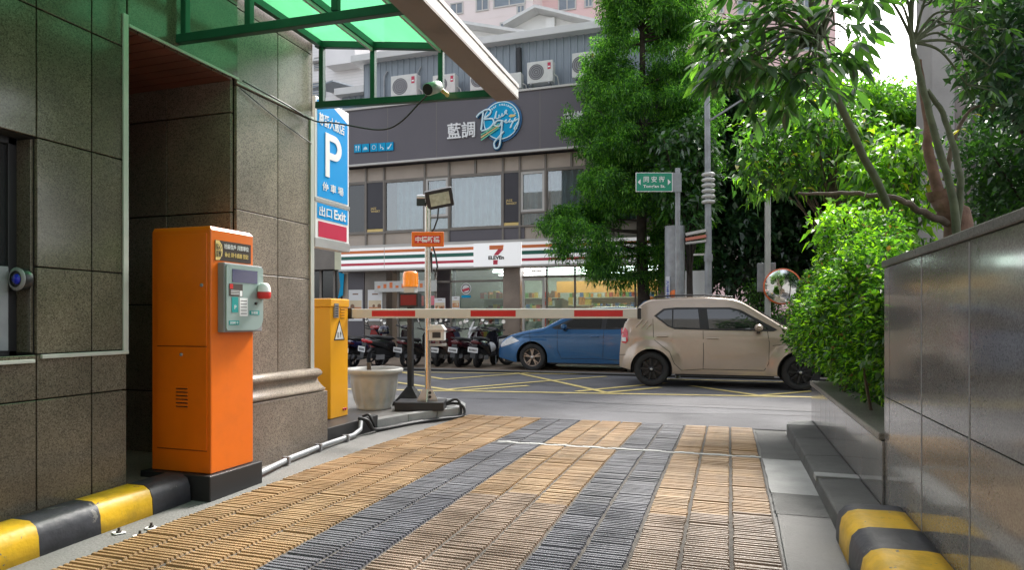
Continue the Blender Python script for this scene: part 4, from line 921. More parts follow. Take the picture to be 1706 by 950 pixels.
# recess behind the red screen
mb = MB(m_dark, emis('red_screen', (.35, .02, .02), .3), emis('pink_screen', (.55, .05, .12), .4), m_black, m_grey, o=o); mb.box(fx(641), fx(724), YB + 1.6, YB + 1.7, .06, 2.95, 0)
mb.box(fx(661), fx(694), YB + .6, YB + .66, 1.62, 2.0, 3); mb.box(fx(663), fx(692), YB + .595, YB + .5995, 1.65, 1.97, 1); mb.box(fx(695), fx(706), YB + .9, YB + .94, 1.68, 1.98, 2); mb.box(fx(658), fx(720), YB + .9, YB + 1.5, .06, 1.1, 4)
mb.build('recess_fittings', t)
# round sticker
sx, sz = fx(775), fz(775, 481); mb = MB(m_wsign, m_s_rd, m_black, m_bl, o=o); mb.lathe([(.17, 0), (.17, -.006)], (sx, YB + .072, sz), 'y', 24, 0); mb.lathe([(.145, -.0065), (.145, -.008)], (sx, YB + .072, sz), 'y', 24, 2); mb.lathe([(.12, -.0085), (.12, -.009)], (sx, YB + .072, sz), 'y', 24, 0); mb.beam((sx - .11, YB + .062, sz - .06), (sx + .11, YB + .062, sz - .0), .004, .08, 1); mb.box(sx - .15, sx + .15, YB + .064, YB + .072, sz - .28, sz - .2, 3); mb.build('round_sticker', t)
# interior: lamps, shelves, goods
em_l = emis('strip_light', (.97, .98, 1), 4.5)
for (xa, xb, y) in ((fx(755), fx(830), YB + 1.4), (fx(765), fx(835), YB + 3.0), (fx(850), fx(1090), YB + 1.0), (fx(850), fx(1100), YB + 2.2), (fx(850), fx(1090), YB + 3.6), (fx(745), fx(1000), YB + 4.8)):
    mb = MB(em_l, o=o); mb.box(xa, xb, y, y + .10, 2.86, 2.90); mb.build('ceiling_lamp', t)
prod = [M('goods_%s' % n_, c_, .5, var=.05) for n_, c_ in (('red', (.45, .06, .04)), ('yellow', (.6, .42, .08)), ('green', (.14, .32, .10)), ('white', (.6, .6, .55)), ('blue', (.06, .16, .36)), ('orange', (.6, .22, .04)), ('brown', (.2, .11, .06)))]
m_shelf = M('shelf', (.50, .52, .40), .5); m_glow = emis('orange_header', (.75, .36, .10), .16)
def shelf(x0, x1, y, h=1.7, d=.45):
    mb = MB(m_shelf, o=o); mb.box(x0, x1, y + d, y + d + .04, .06, h)
    for k in range(5): mb.box(x0, x1, y, y + d - .001, .2 + k * (h - .3) / 4, .23 + k * (h - .3) / 4)
    sh = mb.build('shelf', t); mb = MB(*prod, o=o)
    for k in range(5):
        x = x0 + .02
        while x < x1 - .12:
            w_ = random.uniform(.06, .16); mb.box(x, x + w_ - .01, y + .03, y + d - .06, .232 + k * (h - .3) / 4, .232 + k * (h - .3) / 4 + random.uniform(.12, .26), random.randrange(7)); x += w_
    mb.build('goods', sh)
shelf(fx(775), fx(835), YB + 1.2, 1.95); shelf(fx(870), fx(955), YB + 2.4, 1.75); shelf(fx(960), fx(1050), YB + 1.9, 1.55); shelf(fx(880), fx(1110), YB + 5.2, 2.1); shelf(fx(760), fx(860), YB + 5.2, 2.1)
mb = MB(m_glow, o=o); mb.box(fx(873), fx(1080), YB + 3.9, YB + 3.95, 2.15, 2.55); mb.build('header_board', t)
mb = MB(M('tabletop', (.45, .32, .2), .4), m_whitep, M('notice', (.62, .50, .34), .6), m_grey, o=o)
mb.box(fx(912), fx(1060), YB + .3, YB + .7, 1.02, 1.06, 0); mb.box(fx(992), fx(1010), YB + .1, YB + .12, 1.15, 1.6, 1); mb.box(fx(1012), fx(1024), YB + .35, YB + .6, 1.06, 1.4, 3); mb.box(fx(1030), fx(1040), YB + .35, YB + .6, 1.06, 1.5, 1)
mb.poly([(fx(922), YB + .10, 1.75), (fx(935), YB + .10, 1.84), (fx(946), YB + .10, 1.73), (fx(944), YB + .10, 1.42), (fx(925), YB + .10, 1.42)], .008, (0, 1, 0), 2)
mb.build('counter', t)
mb = MB(M('pale_wrap', (.62, .64, .62), .4), prod[2], prod[1], prod[6], o=o); mb.box(fx(872), fx(907), YB + .05, YB + .07, .5, 1.15, 0); mb.box(fx(874), fx(905), YB + .036, YB + .049, 1.22, 1.48, 1); mb.box(fx(884), fx(903), YB + .03, YB + .035, 1.26, 1.44, 2); mb.lathe([(.06, 0), (.05, -.006)], (fx(893), YB + .03, 1.36), 'y', 12, 3); mb.build('door_posters', t)

# rooftop shed of corrugated steel
YR = 19.9
t = thing('rooftop_shed', 'grey corrugated steel shed standing on the flat roof behind the signboard', 'shed', (-5, YR + 2, 7.85)); o = t.location
def corr(mb, x0, x1, y, z0, z1, mi=0, per=.22, dep=.03):
    xs_ = []; x = x0
    while x < x1: xs_ += [(x, 0), (x + per * .6, 0), (x + per * .7, dep), (x + per * .9, dep)]; x += per
    xs_ = [q for q in xs_ if q[0] < x1] + [(x1, 0)]; vs = []
    for x, d_ in xs_: vs += [(x, y - d_, z0), (x, y - d_, z1)]
    mb.add(vs, [(2 * i, 2 * i + 2, 2 * i + 3, 2 * i + 1) for i in range(len(xs_) - 1)], mi)
xl = fx(606, 500, YR); xr_ = fx(1120, 500, YR); zt2 = 9.95
mb = MB(m_corr, o=o); corr(mb, xl, xr_, YR, 7.9, zt2); mb.box(xl, xl + .02, YR, YR + 5, 7.9, zt2); mb.box(xr_ - .02, xr_, YR, YR + 5, 7.9, zt2); mb.box(xl, xr_, YR + 5, YR + 5.02, 7.9, zt2); mb.build('corrugated_wall', t)
mb = MB(m_roofl, m_corr, o=o); mb.box(xl - .3, xr_ + .3, YR - .35, YR + 5.2, zt2, zt2 + .22, 0); mb.build('roof', t, bevel=.01)
xl2 = fx(572, 500, YR + .4); mb = MB(m_corr, m_roofl, o=o); corr(mb, xl2 + .1, xl, YR + .35, 7.9, 9.05); mb.box(xl2, xl2 + .1, YR + .35, YR + 4, 7.9, 9.05, 0); mb.box(xl2 - .15, xl + .0, YR + .05, YR + 4, 9.05, 9.28, 1); mb.build('lean_to', t)
mb = MB(m_galv, o=o)
for px in (642, 698, 820): x = fx(px, 500, YR); mb.tube([(x, YR - .08, 7.9), (x, YR - .08, 9.4), (x + .1, YR - .05, 9.6)], .03, 8)
mb.build('drain_pipe', t)
mb = MB(m_black, o=o); x = fx(866, 500, YR); mb.tube([(x, YR - .1, 7.9), (x + .03, YR - .12, 8.8), (x, YR - .1, 9.75)], .09, 8); mb.build('cable_bundle', t)
mb = MB(m_frame, m_galv, o=o); mb.box(fx(575, 500, YB + .6), fx(1120), YB + .2, YR - .03, 7.88, 7.93, 1); mb.build('roof_deck', t)

# air conditioners
ac_l = {650: 'air conditioner outdoor unit standing leftmost above the signboard, beside a pale downpipe', 728: 'air conditioner outdoor unit half hidden by the canopy post, beside the bullet camera',
        783: 'air conditioner outdoor unit half hidden behind the canopy gutter', 838: 'small plain white box unit without a fan right of the gutter end', 878: 'air conditioner outdoor unit with red label right of the black cable bundle', 952: 'air conditioner outdoor unit partly hidden by the tree crown'}
for (a, b, ya, yb) in ((651, 695, 124, 162), (727, 759, 123, 156), (783, 822, 114, 149), (838, 869, 121, 148), (878, 922, 101, 137), (953, 993, 86, 127)):
    Yc = 19.3; k = min(ac_l, key=lambda q: abs(q - a)); xa, xb = fx(a, 500, Yc), fx(b, 500, Yc) - .02; pm = (a + b) / 2; z0, z1 = fz(pm, yb, Yc), fz(pm, ya, Yc)
    if xb - xa < .7 and k != 838: xa = xb - .78
    w_ = xb - xa; h_ = z1 - z0
    t = thing('air_conditioner', ac_l[k], 'air conditioner', ((xa + xb) / 2, Yc + .15, z0), 0, 'outdoor units on the roof edge')
    mb = MB(m_whitep); mb.box(-w_ / 2, w_ / 2, -.15, .15, 0, h_); mb.build('casing', t, bevel=.02)
    if k != 838:
        fcx = -w_ * .14; fr = min(h_, w_) * .36
        mb = MB(m_grey, m_black); mb.lathe([(fr, -.151), (fr, -.154)], (fcx, 0, h_ * .5), 'y', 24, 0); 
        for q in range(4): rr = fr * (q + 1) / 4; mb.lathe([(rr, -.155), (rr, -.16), (rr - .012, -.16), (rr - .012, -.155)], (fcx, 0, h_ * .5), 'y', 24, 1, caps=False)
        mb.build('fan_grille', t)
        mb = MB(m_redsg, m_wsign); mb.box(w_ * .30, w_ * .42, -.156, -.151, h_ * .58, h_ * .88, 0); mb.box(w_ * .315, w_ * .405, -.158, -.1565, h_ * .66, h_ * .72, 1); mb.build('red_label', t)
    mb = MB(m_galv); 
    for s_ in (-1, 1): mb.box(s_ * w_ * .35 - .02, s_ * w_ * .35 + .02, -.15, .55, -.05, -.004); mb.beam((s_ * w_ * .35, .5, -.45 if z0 > 8.5 else -.2), (s_ * w_ * .35, -.1, -.04), .025, .025)
    mb.build('wall_bracket', t)
    mb = MB(m_whitep); mb.tube([(w_ * .5, 0, h_ * .4), (w_ * .5 + .09, .05, h_ * .3), (w_ * .5 + .12, .2, -.1), (w_ * .5 + .12, .5, -.3)], .02, 8); mb.build('refrigerant_pipe', t)

# neighbouring dark shop left of the store
t = thing('side_shop', 'dark glazed shopfront left of the convenience store, behind the blue parking sign', 'building', (-13, YB + 2, 0)); o = t.location
xa, xb = fx(440), fx(575)
mb = MB(m_concd, o=o); mb.box(xa, xb - .05, YB + .3, YB + 6, 0, 7.0); mb.build('wall', t)
mb = MB(m_framel, m_frame, o=o); mb.box(xa, xb, YB - .1, YB + .25, 2.85, 6.1, 1)
for px in (470, 500, 528, 551, 560): mb.box(fx(px) - .04, fx(px) + .04, YB + .2, YB + .28, .03, 2.84, 1)
mb.build('front_frame', t)
mb = MB(m_glassd, o=o); mb.box(xa, xb - .06, YB + .24, YB + .25, .03, 2.84); mb.build('glazing', t)
mb = MB(m_bl, o=o); mb.poly([(fx(563), YB + .0, 1.9), (fx(571), YB, 2.0), (fx(573), YB, 2.7), (fx(564), YB, 2.75), (fx(567), YB, 2.3)], .03, (0, 1, 0)); mb.build('blue_banner', t)

# white tiled building behind, left
t = thing('white_tiled_building', 'white tiled apartment building seen through the canopy frame', 'building', (-18, 30, 0)); o = t.location
YW2 = 28.
mb = MB(m_wtile, m_roofl, o=o); mb.box(onY(470, 1, YW2)[0], onY(606, 1, YW2)[0], YW2, YW2 + 8, 0, 15.4, 0)
for i in range(40): z = 9.5 + i * .15; mb.box(onY(515, 1, YW2)[0], onY(606, 1, YW2)[0], YW2 - .004, YW2 - .001, z, z + .012, 1)
mb.build('wall', t)
mb = MB(m_roofl, m_wtile, o=o); mb.box(onY(558, 1, YW2)[0], onY(606, 1, YW2)[0], YW2 - .8, YW2 - .01, 13.35, 14.6, 1); mb.box(onY(520, 1, YW2)[0], onY(542, 1, YW2)[0], YW2 - .3, YW2 - .01, 13.9, 14.0, 0); mb.build('balcony', t)
for (a, b, ya, yb) in ((521, 543, 137, 165), (524, 540, 96, 118)):
    x0, x1 = onY(a, 1, YW2)[0], onY(b, 1, YW2)[0]; z0, z1 = onY(a, yb, YW2)[1], onY(a, ya, YW2)[1]
    mb = MB(m_framel, o=o); mb.box(x0, x1, YW2 - .05, YW2 - .01, z0, z0 + .05); mb.box(x0, x1, YW2 - .05, YW2 - .01, z1 - .05, z1); 
    for q in range(7): mb.box(x0 + .02, x1 - .02, YW2 - .08, YW2 - .06, z0 + .06 + (z1 - z0) * q / 7.2, z0 + .09 + (z1 - z0) * q / 7.2)
    wn = mb.build('window', t); mb = MB(m_glassb, o=o); mb.box(x0, x1, YW2 - .045, YW2 - .02, z0, z1); mb.build('pane', wn)
mb = MB(m_whitep, m_frame, o=o); a_, b_ = onY(559, 1, YW2)[0], onY(576, 1, YW2)[0]; z0 = onY(565, 158, YW2)[1]; mb.box(a_, b_, YW2 - .7, YW2 - .01, z0, z0 + .35, 0); 
for q in range(5): mb.box(a_ + .2, b_ - .02, YW2 - .715, YW2 - .7005, z0 + .05 + q * .06, z0 + .08 + q * .06, 1)
mb.build('window_air_conditioner', t)
mb = MB(m_corr, o=o); a_, b_ = onY(540, 1, 23)[0], onY(578, 1, 23)[0]; z0 = onY(560, 160, 23)[1]; mb.poly([(a_, 22, z0), (b_, 22, z0 + .2), (b_, 23.6, z0 + .5), (a_, 23.6, z0 + .4)], .05, (0, 0, 1)); mb.build('awning', t)

# white gabled shed far behind
YG = 33.
t = thing('white_gabled_shed', 'white shed with a low gable roof rising behind the grey rooftop shed', 'shed', (-3, YG, 12)); o = t.location
g = lambda px, py: (onY(px, py, YG)[0], onY(px, py, YG)[1])
mb = MB(m_white, m_roofl, m_frame, o=o)
p = [g(700, 95), g(1010, 60), g(1010, 43), g(898, 22), g(846, 47), g(768, 31), g(700, 31)]
mb.poly([(a, YG, b) for a, b in [g(690, 110), g(1030, 90), g(1030, 52), g(898, 24), g(846, 49), g(760, 38), g(690, 40)]], 5, (0, 1, 0), 0)
mb.build('wall', t)
mb = MB(m_roofl, o=o)
for (a, b) in ((g(898, 18), g(846, 47)), (g(898, 18), g(1030, 50)), (g(690, 30), g(882, 60))):
    mb.poly([(a[0], YG - .8, a[1]), (b[0], YG - .8, b[1]), (b[0], YG - .8, b[1] - .16), (a[0], YG - .8, a[1] - .16)], 6.4, (0, 1, 0))
mb.build('roof', t)
mb = MB(m_white, o=o); mb.box(g(912, 30)[0], g(926, 30)[0], YG - .3, YG - .01, 11, g(912, 34)[1]); mb.build('post', t)

# pink apartment towers, wall colours paled to stand in for glare haze
def apartment(name, label, Y, pa, pb, mat, base, wins, ztop, dep=12):
    x0, x1 = onY(pa, 1, Y)[0], onY(pb, 1, Y)[0]
    t = thing(name, label, 'building', ((x0 + x1) / 2, Y, 0)); o = t.location
    mb = MB(mat, m_pinkw, o=o); mb.box(x0, x1, Y, Y + dep, 0, ztop, 0)
    z = 14.
    while z < ztop: mb.box(x0, x1, Y - .01, Y - .001, z, z + .02, 1); z += 1.55
    mb.build('wall', t)
    for (a, b, ya, yb) in wins:
        xa, xb = onY(a, 1, Y)[0], onY(b, 1, Y)[0]; za, zb2 = onY((a + b) / 2, yb, Y)[1], onY((a + b) / 2, ya, Y)[1]
        mb = MB(m_framel, o=o); e = .12; mb.box(xa, xb, Y - .08, Y - .012, za - e, za); mb.box(xa, xb, Y - .08, Y - .012, zb2, zb2 + e); mb.box(xa - e, xa, Y - .08, Y - .012, za - e, zb2 + e); mb.box(xb, xb + e, Y - .08, Y - .012, za - e, zb2 + e); mb.box((xa + xb) / 2 - .05, (xa + xb) / 2 + .05, Y - .075, Y - .031, za, zb2); wn = mb.build('window', t)
        mb = MB(m_glassb, o=o); mb.box(xa, xb, Y - .03, Y - .015, za, zb2); mb.build('pane', wn)
    return t
Y5 = 55.
def grid(px0, px1, dx, w_, rows):
    return [(x, x + w_, a, b) for (a, b) in rows for x in np.arange(px0, px1, dx)]
apartment('pink_apartment_block', 'pale pink tower block with white bands above the gabled shed, left part', Y5, 640, 888, m_pinkw, 0, [(752, 770, 6, 22), (795, 813, -2, 16), (824, 874, -18, 8), (863, 873, 10, 20), (835, 856, 38, 46), (752, 770, -52, -36), (795, 813, -60, -44), (700, 716, 20, 36), (660, 676, 20, 36)], 40)
apartment('pink_apartment_block', 'deep pink tower block with grey windows right of the pale one, behind the tall tree', Y5 + 3, 888, 1392, M('pink_tile_deep', (.80, .56, .54), .7, var=.06, vs=.3), 0,
          [(932, 958, -4, 15), (976, 986, -8, 10), (980, 992, 35, 40), (1196, 1204, 2, 20), (1196, 1204, 48, 62), (1230, 1250, 0, 22), (1230, 1250, 60, 82), (1285, 1305, 0, 22), (1285, 1305, 60, 82), (1330, 1350, 0, 22), (1340, 1360, 60, 82), (932, 958, -62, -42), (1060, 1080, 0, 20), (1100, 1120, 0, 20)], 44)

# concrete pillar at right (distant building corner)
t = thing('concrete_column', 'broad pale concrete column rising behind the stub trunk on the right', 'column', onZ(1578, 640, 0)); 
pp = onT(1578, 533, 12.2); t.location = (pp[0], pp[1], 0); t.rotation_euler = (0, 0, R(4))
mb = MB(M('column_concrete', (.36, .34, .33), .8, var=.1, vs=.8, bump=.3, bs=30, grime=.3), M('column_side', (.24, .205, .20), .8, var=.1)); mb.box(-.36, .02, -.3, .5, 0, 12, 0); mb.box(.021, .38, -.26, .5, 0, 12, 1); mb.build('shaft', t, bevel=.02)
mb = MB(m_galv); mb.tube([(.37, -.30, 0), (.37, -.30, 9)], .035, 8)
mb.build('downpipe', t)

# ---------------------------------------------------------------- street furniture across the road
def P3(px, t_, z=0.03): d_ = ray(px); return Vector((d_[0] * t_, d_[1] * t_, z))
c = P3(1180, 13.9); t = thing('utility_pole', 'slim tall grey metal pole carrying six stacked white rings', 'utility pole', c)
mb = MB(m_galv); mb.tube([(0, 0, 0), (0, 0, 3.0), (-.03, 0, 6.5)], [.085, .07, .055], 14); mb.build('pole', t)
mb = MB(m_galv); mb.box(-.11, .11, -.09, .09, 6.48, 6.62); mb.beam((0, 0, 5.35), (.75, -.1, 5.75), .035, .035); mb.build('head_box', t)
for k in range(6): mb = MB(m_whitep); z = 3.62 + k * .115; mb.lathe([(.06, z), (.125, z + .003), (.14, z + .025), (.14, z + .045), (.125, z + .062), (.06, z + .065)], n=20); mb.build('ring', t)
mb = MB(m_alu, M('lamp_red', (.6, .2, .14), .4), o=(0, 0, 0))
mb.beam((0, 0, 2.55), (-.3, 0, 2.55), .04, .04, 0); mb.beam((-.46, 0, 2.98), (-.04, 0, 3.05), .16, .06, 0); mb.beam((-.46, -.01, 2.87), (-.04, -.01, 2.93), .16, .06, 1); mb.beam((-.46, -.01, 2.79), (-.04, -.01, 2.83), .15, .04, 0); mb.build('tilted_lamps', t)
mb = MB(m_galv); mb.lathe([(.09, 2.4), (.09, 2.55)], n=14, caps=False); mb.build('strap', t)
c = P3(1129, 13.2); t = thing('street_name_sign', 'green street name sign with white arrows on a grey post', 'street sign', c); 
mb = MB(m_galv); mb.tube([(0, 0, 0), (0, 0, 4.2)], .05, 12); mb.build('post', t)
rt = Vector((CA, SA, 0)); fn = Vector((SA, -CA, 0)); zc = 1.17 + (HY - 305) / F * 13.2 - .0
mb = MB(m_galv); mb.obox(Vector((0, 0, zc)) + rt * -.06 + fn * .06, (rt, (0, 0, 1), fn), (.12, .19, .012)); mb.build('bracket_plate', t)
mb = MB(m_wsign, m_gsign); sc_ = Vector((0, 0, zc)) - rt * .49 + fn * .085; mb.obox(sc_, (rt, (0, 0, 1), fn), (.365, .19, .012), 0); mb.obox(sc_ + fn * .0128, (rt, (0, 0, 1), fn), (.352, .178, .001), 1); 
q = sc_ + fn * .0145
text(mb, '同 安 街', q + Vector((0, 0, .055)), rt, (0, 0, 1), .42, .12, 0, bold=.012, th=.002); text(mb, "Tong'an St.", q + Vector((0, 0, -.09)), rt, (0, 0, 1), .44, .075, 0, bold=.02, th=.002)
for s_ in (-1, 1): mb.poly([q + rt * (s_ * .33), q + rt * (s_ * .27) + Vector((0, 0, .06)), q + rt * (s_ * .27) - Vector((0, 0, .06))], .002, fn, 0)
sb = mb.build('sign_plate', t)
c = P3(1124, 14.3); t = thing('metal_duct_column', 'wide plain grey metal column behind the street sign post', 'utility column', c)
mb = MB(m_galv); n = 18; mb.loft([[(.21 * math.cos(2 * PI * k / n), .15 * math.sin(2 * PI * k / n), z) for k in range(n)] for z in (0, 3.2)]); mb.build('casing', t)
mb = MB(M('banner_white', (.75, .76, .8), .6), M('banner_blue', (.04, .10, .45), .5)); mb.box(-.17, -.09, -.20, -.19, 1.3, 2.1, 0)
text(mb, '社\n區\n安\n全', (-.13, -.2005, 1.75), (1, 0, 0), (0, 0, 1), .06, .55, 1, bold=.02, th=.002); mb.build('hanging_strip', t)
mb = MB(m_orange); mb.lathe([(.09, 0), (.09, -.03), (.0, -.05)], (.0, -.15, 1.72), 'y', 16); mb.build('orange_reflector', t)
c = P3(1158, 15.2); t = thing('white_panel_board', 'plain white board leaning between the metal column and the ringed pole', 'board', c); mb = MB(m_white); mb.box(-.22, .25, -.02, .02, .2, 2.3); mb.build('board', t, bevel=.005); mb = MB(m_galv)
for s_ in (-.2, .2): mb.box(s_ - .02, s_ + .02, .021, .05, 0, 2.2)
mb.build('leg', t)
c = P3(1279, 13.6); t = thing('mirror_pole', 'white pole with a round orange rimmed convex traffic mirror and a grey box', 'traffic mirror', c)
mb = MB(m_alug); mb.tube([(0, 0, 0), (0, 0, 3.85)], .06, 14); mb.build('pole', t)
mb = MB(m_galv); mb.box(-.20, .16, .07, .2, 1.75, 2.35); mb.build('grey_box', t, bevel=.01)
mc = Vector((.0, 0, 0)) + rt * .25 + fn * .12 + Vector((0, 0, 1.85)); mn = (fn + rt * -.25).normalized()
u_ = mn.cross(Vector((0, 0, 1))).normalized(); v_ = mn.cross(u_)
def disc(c, r, dn): return [c + mn * dn + (u_ * math.cos(2 * PI * k / 32) + v_ * math.sin(2 * PI * k / 32)) * r for k in range(32)]
mb = MB(m_oranged if 0 else M('mirror_rim', (.75, .16, .05), .4)); mb.loft([disc(mc, .33, -.06), disc(mc, .37, -.02), disc(mc, .37, .02), disc(mc, .345, .03)]); mb.build('mirror_rim', t)
mb = MB(m_mirror); mb.loft([disc(mc, .34, .031), disc(mc, .28, .046), disc(mc, .20, .060), disc(mc, .10, .069), disc(mc, .01, .072)]); mb.build('mirror_face', t)
mb = MB(m_galv); mb.beam((0, 0, 1.85), mc - mn * .06, .04, .04); mb.build('mirror_arm', t)
# low grey wall across the road, right of the store
t = thing('boundary_wall', 'low grey wall behind the traffic mirror under the dark trees', 'wall', (4, 17.2, 0)); mb = MB(m_concd); mb.box(-4.2, 22, -.1, .1, -.1, 1.25); mb.build('wall_body', t, bevel=.01); mb = MB(m_conc); mb.box(-4.25, 22, -.14, .14, 1.252, 1.32); mb.build('coping', t, bevel=.01)

# ---------------------------------------------------------------- cars
def car(name, label, loc, rz, S):
    t = thing(name, label, 'car', loc, rz)
    L_, W_, H_, zb = S['L'], S['W'], S['H'], S['belt']; zts = S['top']; Rw = S['R']; wx = S['wheels']; sill = S.get('sill', .2); k_t = S.get('tumble', .16)
    X_ = [p[0] for p in zts]; Z_ = [p[1] for p in zts]
    def zt(x):                                         # smoothed profile
        return float(np.mean([np.interp(x + d_, X_, Z_) for d_ in (-.05, -.03, -.01, .01, .03, .05)])) if .1 < x < L_ - .1 else float(np.interp(x, X_, Z_))
    def plan(x):
        f = 1.
        e = S.get('round', .55)
        for s_, q in ((x, .13), (L_ - x, .17)):
            if s_ < e: f -= q * (1 - s_ / e) ** 2.4
        return W_ / 2 * f
    def side(z):
        if z < .32: return .955 + .03 * max(0, (z - .1)) / .22
        if z < .62: return .985 + .015 * math.sin((z - .32) / .3 * PI / 2)
        if z < zb: return 1 - .004 * (z - .62) / .2 if z < zb - .14 else .996 - .045 * (z - zb + .14) / .14
        return .951 - k_t * ((z - zb) / (H_ - zb)) ** 1.15
    def yside(x, z):
        y = plan(x) * side(z)
        for c_ in wx:
            d_ = math.hypot(x - c_, z - Rw); r_ = Rw + .06
            if z < zb and d_ < r_ + .16: y += S.get('flare', .02) * (1 - max(0, (d_ - r_) / .16)) ** .7
        zz = S.get('crease', .78); y -= .010 * math.exp(-((z - zz + .045) / .03) ** 2) * (1 if .3 < x < L_ - .4 else 0)
        return y
    def zbot(x):
        z = sill + (.10 * max(0, 1 - min(x, L_ - x) / .45))
        for c_ in wx:
            r_ = Rw + .055
            if abs(x - c_) < r_: z = max(z, Rw + math.sqrt(r_ * r_ - (x - c_) ** 2) * 1.0)
        return z
    xs_ = sorted(set(np.round(np.concatenate([np.linspace(0, .12, 9), np.linspace(.12, L_ - .12, 110), np.linspace(L_ - .12, L_, 9)] + [c_ + np.array([-1, -.995, -.98, -.95, .95, .98, .995, 1]) * (Rw + .055) for c_ in wx]), 4)))
    xs_ = [x for x in xs_ if 0 <= x <= L_]
    NS = 22; rows = []
    for x in xs_:
        b = zbot(x); tp = max(zt(x), b + .05); r = min(.07, (tp - b) * .4); half = []
        for i in range(NS): z = b + (tp - r - b) * i / (NS - 1); half.append((yside(x, z), z))
        y0, z0 = half[-1]
        for i in range(1, 7): a = PI / 2 * i / 6; half.append((y0 - r * 1.3 * (1 - math.cos(a)), z0 + r * math.sin(a)))
        yl, zl = half[-1]
        for i in range(1, 7): f = i / 6; half.append((yl * (1 - f), zl + .03 * (1 - (1 - f) ** 2)))
        rows.append([(x, y, z) for y, z in half])
    def ysurf(x, z):                                   # half width of the finished shell
        tp = zt(x); b = zbot(x); r = min(.07, (tp - b) * .4)
        if z <= tp - r: return yside(x, z)
        s_ = min(1, (z - (tp - r)) / r); return yside(x, tp - r) - r * 1.3 * (1 - math.sqrt(max(0, 1 - s_ * s_)))
    mb = MB(S['paint']); n = len(rows[0])
    for sg in (1, -1):
        vs = [(x - L_ / 2, sg * y, z) for r_ in rows for (x, y, z) in r_]
        mb.add(vs, [(i * n + k, i * n + k + 1, (i + 1) * n + k + 1, (i + 1) * n + k) for i in range(len(rows) - 1) for k in range(n - 1)], 0, True)
    for r_ in (rows[0], rows[-1]):
        x = r_[0][0] - L_ / 2; mb.add([(x, y, z) for _, y, z in r_] + [(x, -y, z) for _, y, z in reversed(r_)], [tuple(range(2 * n))], 0)
    bd = mb.build('body', t)
    me = bd.data; bm = bmesh.new(); bm.from_mesh(me); bmesh.ops.remove_doubles(bm, verts=bm.verts, dist=2e-4); bmesh.ops.recalc_face_normals(bm, faces=bm.faces); bm.to_mesh(me); bm.free()
    mb = MB(m_black); mb.box(-L_ / 2 + .12, L_ / 2 - .12, -W_ / 2 + .24, W_ / 2 - .24, sill - .02, .62); mb.box(wx[0] + Rw + .1 - L_ / 2, wx[1] - Rw - .1 - L_ / 2, -W_ / 2 + .06, W_ / 2 - .06, sill - .03, sill + .08)
    mb.build('chassis', t)
    for c_ in wx:
        for sg in (1, -1):
            mb = MB(m_blackp)
            ar = np.linspace(-.35, PI + .35, 24); r_ = Rw + .056
            vs = []
            for a in ar:
                x = c_ + r_ * math.cos(a); z = max(Rw + r_ * math.sin(a), sill - .0); y = yside(min(max(x, 0), L_), max(z, .2)) - .003
                vs += [(x - L_ / 2, sg * y, z), (x - L_ / 2, sg * (W_ / 2 - .27), z)]
            mb.add(vs, [(2 * i, 2 * i + 2, 2 * i + 3, 2 * i + 1) for i in range(23)], 0, True)
            mb.build('arch_liner', t)
    def patch(poly, off, sg, mb, mi=0, dens=.05):
        P = []
        for i in range(len(poly)):
            a = poly[i]; b = poly[(i + 1) % len(poly)]; k = max(1, int(math.hypot(b[0] - a[0], b[1] - a[1]) / dens))
            P += [(a[0] + (b[0] - a[0]) * q / k, a[1] + (b[1] - a[1]) * q / k) for q in range(k)]
        tri = tessellate_polygon([[Vector((x, z, 0)) for x, z in P]]); b_ = bmesh.new(); vv = [b_.verts.new((x, 0, z)) for x, z in P]
        for q in tri:
            try: b_.faces.new([vv[i] for i in q])
            except ValueError: pass
        for _ in range(3):
            le = [e for e in b_.edges if e.calc_length() > .07 and not e.is_boundary]
            if le: bmesh.ops.subdivide_edges(b_, edges=le, cuts=1, use_grid_fill=True); bmesh.ops.triangulate(b_, faces=b_.faces)
        b_.verts.index_update(); V = [Vector((v.co.x - L_ / 2, sg * (ysurf(v.co.x, v.co.z) + off), v.co.z)) for v in b_.verts]
        mb.add(V, [tuple(v.index for v in f.verts) for f in b_.faces], mi, True); b_.free()
    def line(pts, sg, mb, wd=.009, off=.0015, mi=0):
        Q = []
        for a, b in zip(pts[:-1], pts[1:]):
            k = max(1, int(math.hypot(b[0] - a[0], b[1] - a[1]) / .04)); Q += [(a[0] + (b[0] - a[0]) * q / k, a[1] + (b[1] - a[1]) * q / k) for q in range(k)]
        Q.append(pts[-1]); vs = []
        for i, (x, z) in enumerate(Q):
            a = Q[max(0, i - 1)]; b = Q[min(len(Q) - 1, i + 1)]; dx, dz = b[0] - a[0], b[1] - a[1]; l = math.hypot(dx, dz); nx, nz = -dz / l * wd / 2, dx / l * wd / 2
            for s_ in (-1, 1): xx, zz = x + nx * s_, z + nz * s_; vs.append((xx - L_ / 2, sg * (ysurf(xx, zz) + off), zz))
        mb.add(vs, [(2 * i, 2 * i + 1, 2 * i + 3, 2 * i + 2) for i in range(len(Q) - 1)], mi)
    for sg in (1, -1):
        mb = MB(m_blackp); patch(S['frame'], .004, sg, mb); mb.build('window_surround', t)
        for wpoly in S['windows']:
            mb = MB(m_carwin); patch(wpoly, .008, sg, mb); mb.build('side_window', t)
        mb = MB(m_joint)
        for ln in S['lines']: line(ln, sg, mb)
        mb.build('door_gap', t)
        for (hx, hz) in S['handles']:
            mb = MB(S['paint'], m_blackp); y = ysurf(hx, hz); mb.tube([(hx - .09 - L_ / 2, sg * (y + .005), hz), (hx - .06 - L_ / 2, sg * (y + .03), hz), (hx + .06 - L_ / 2, sg * (y + .03), hz), (hx + .09 - L_ / 2, sg * (y + .005), hz)], .013, 8)
            mb.build('door_handle', t)
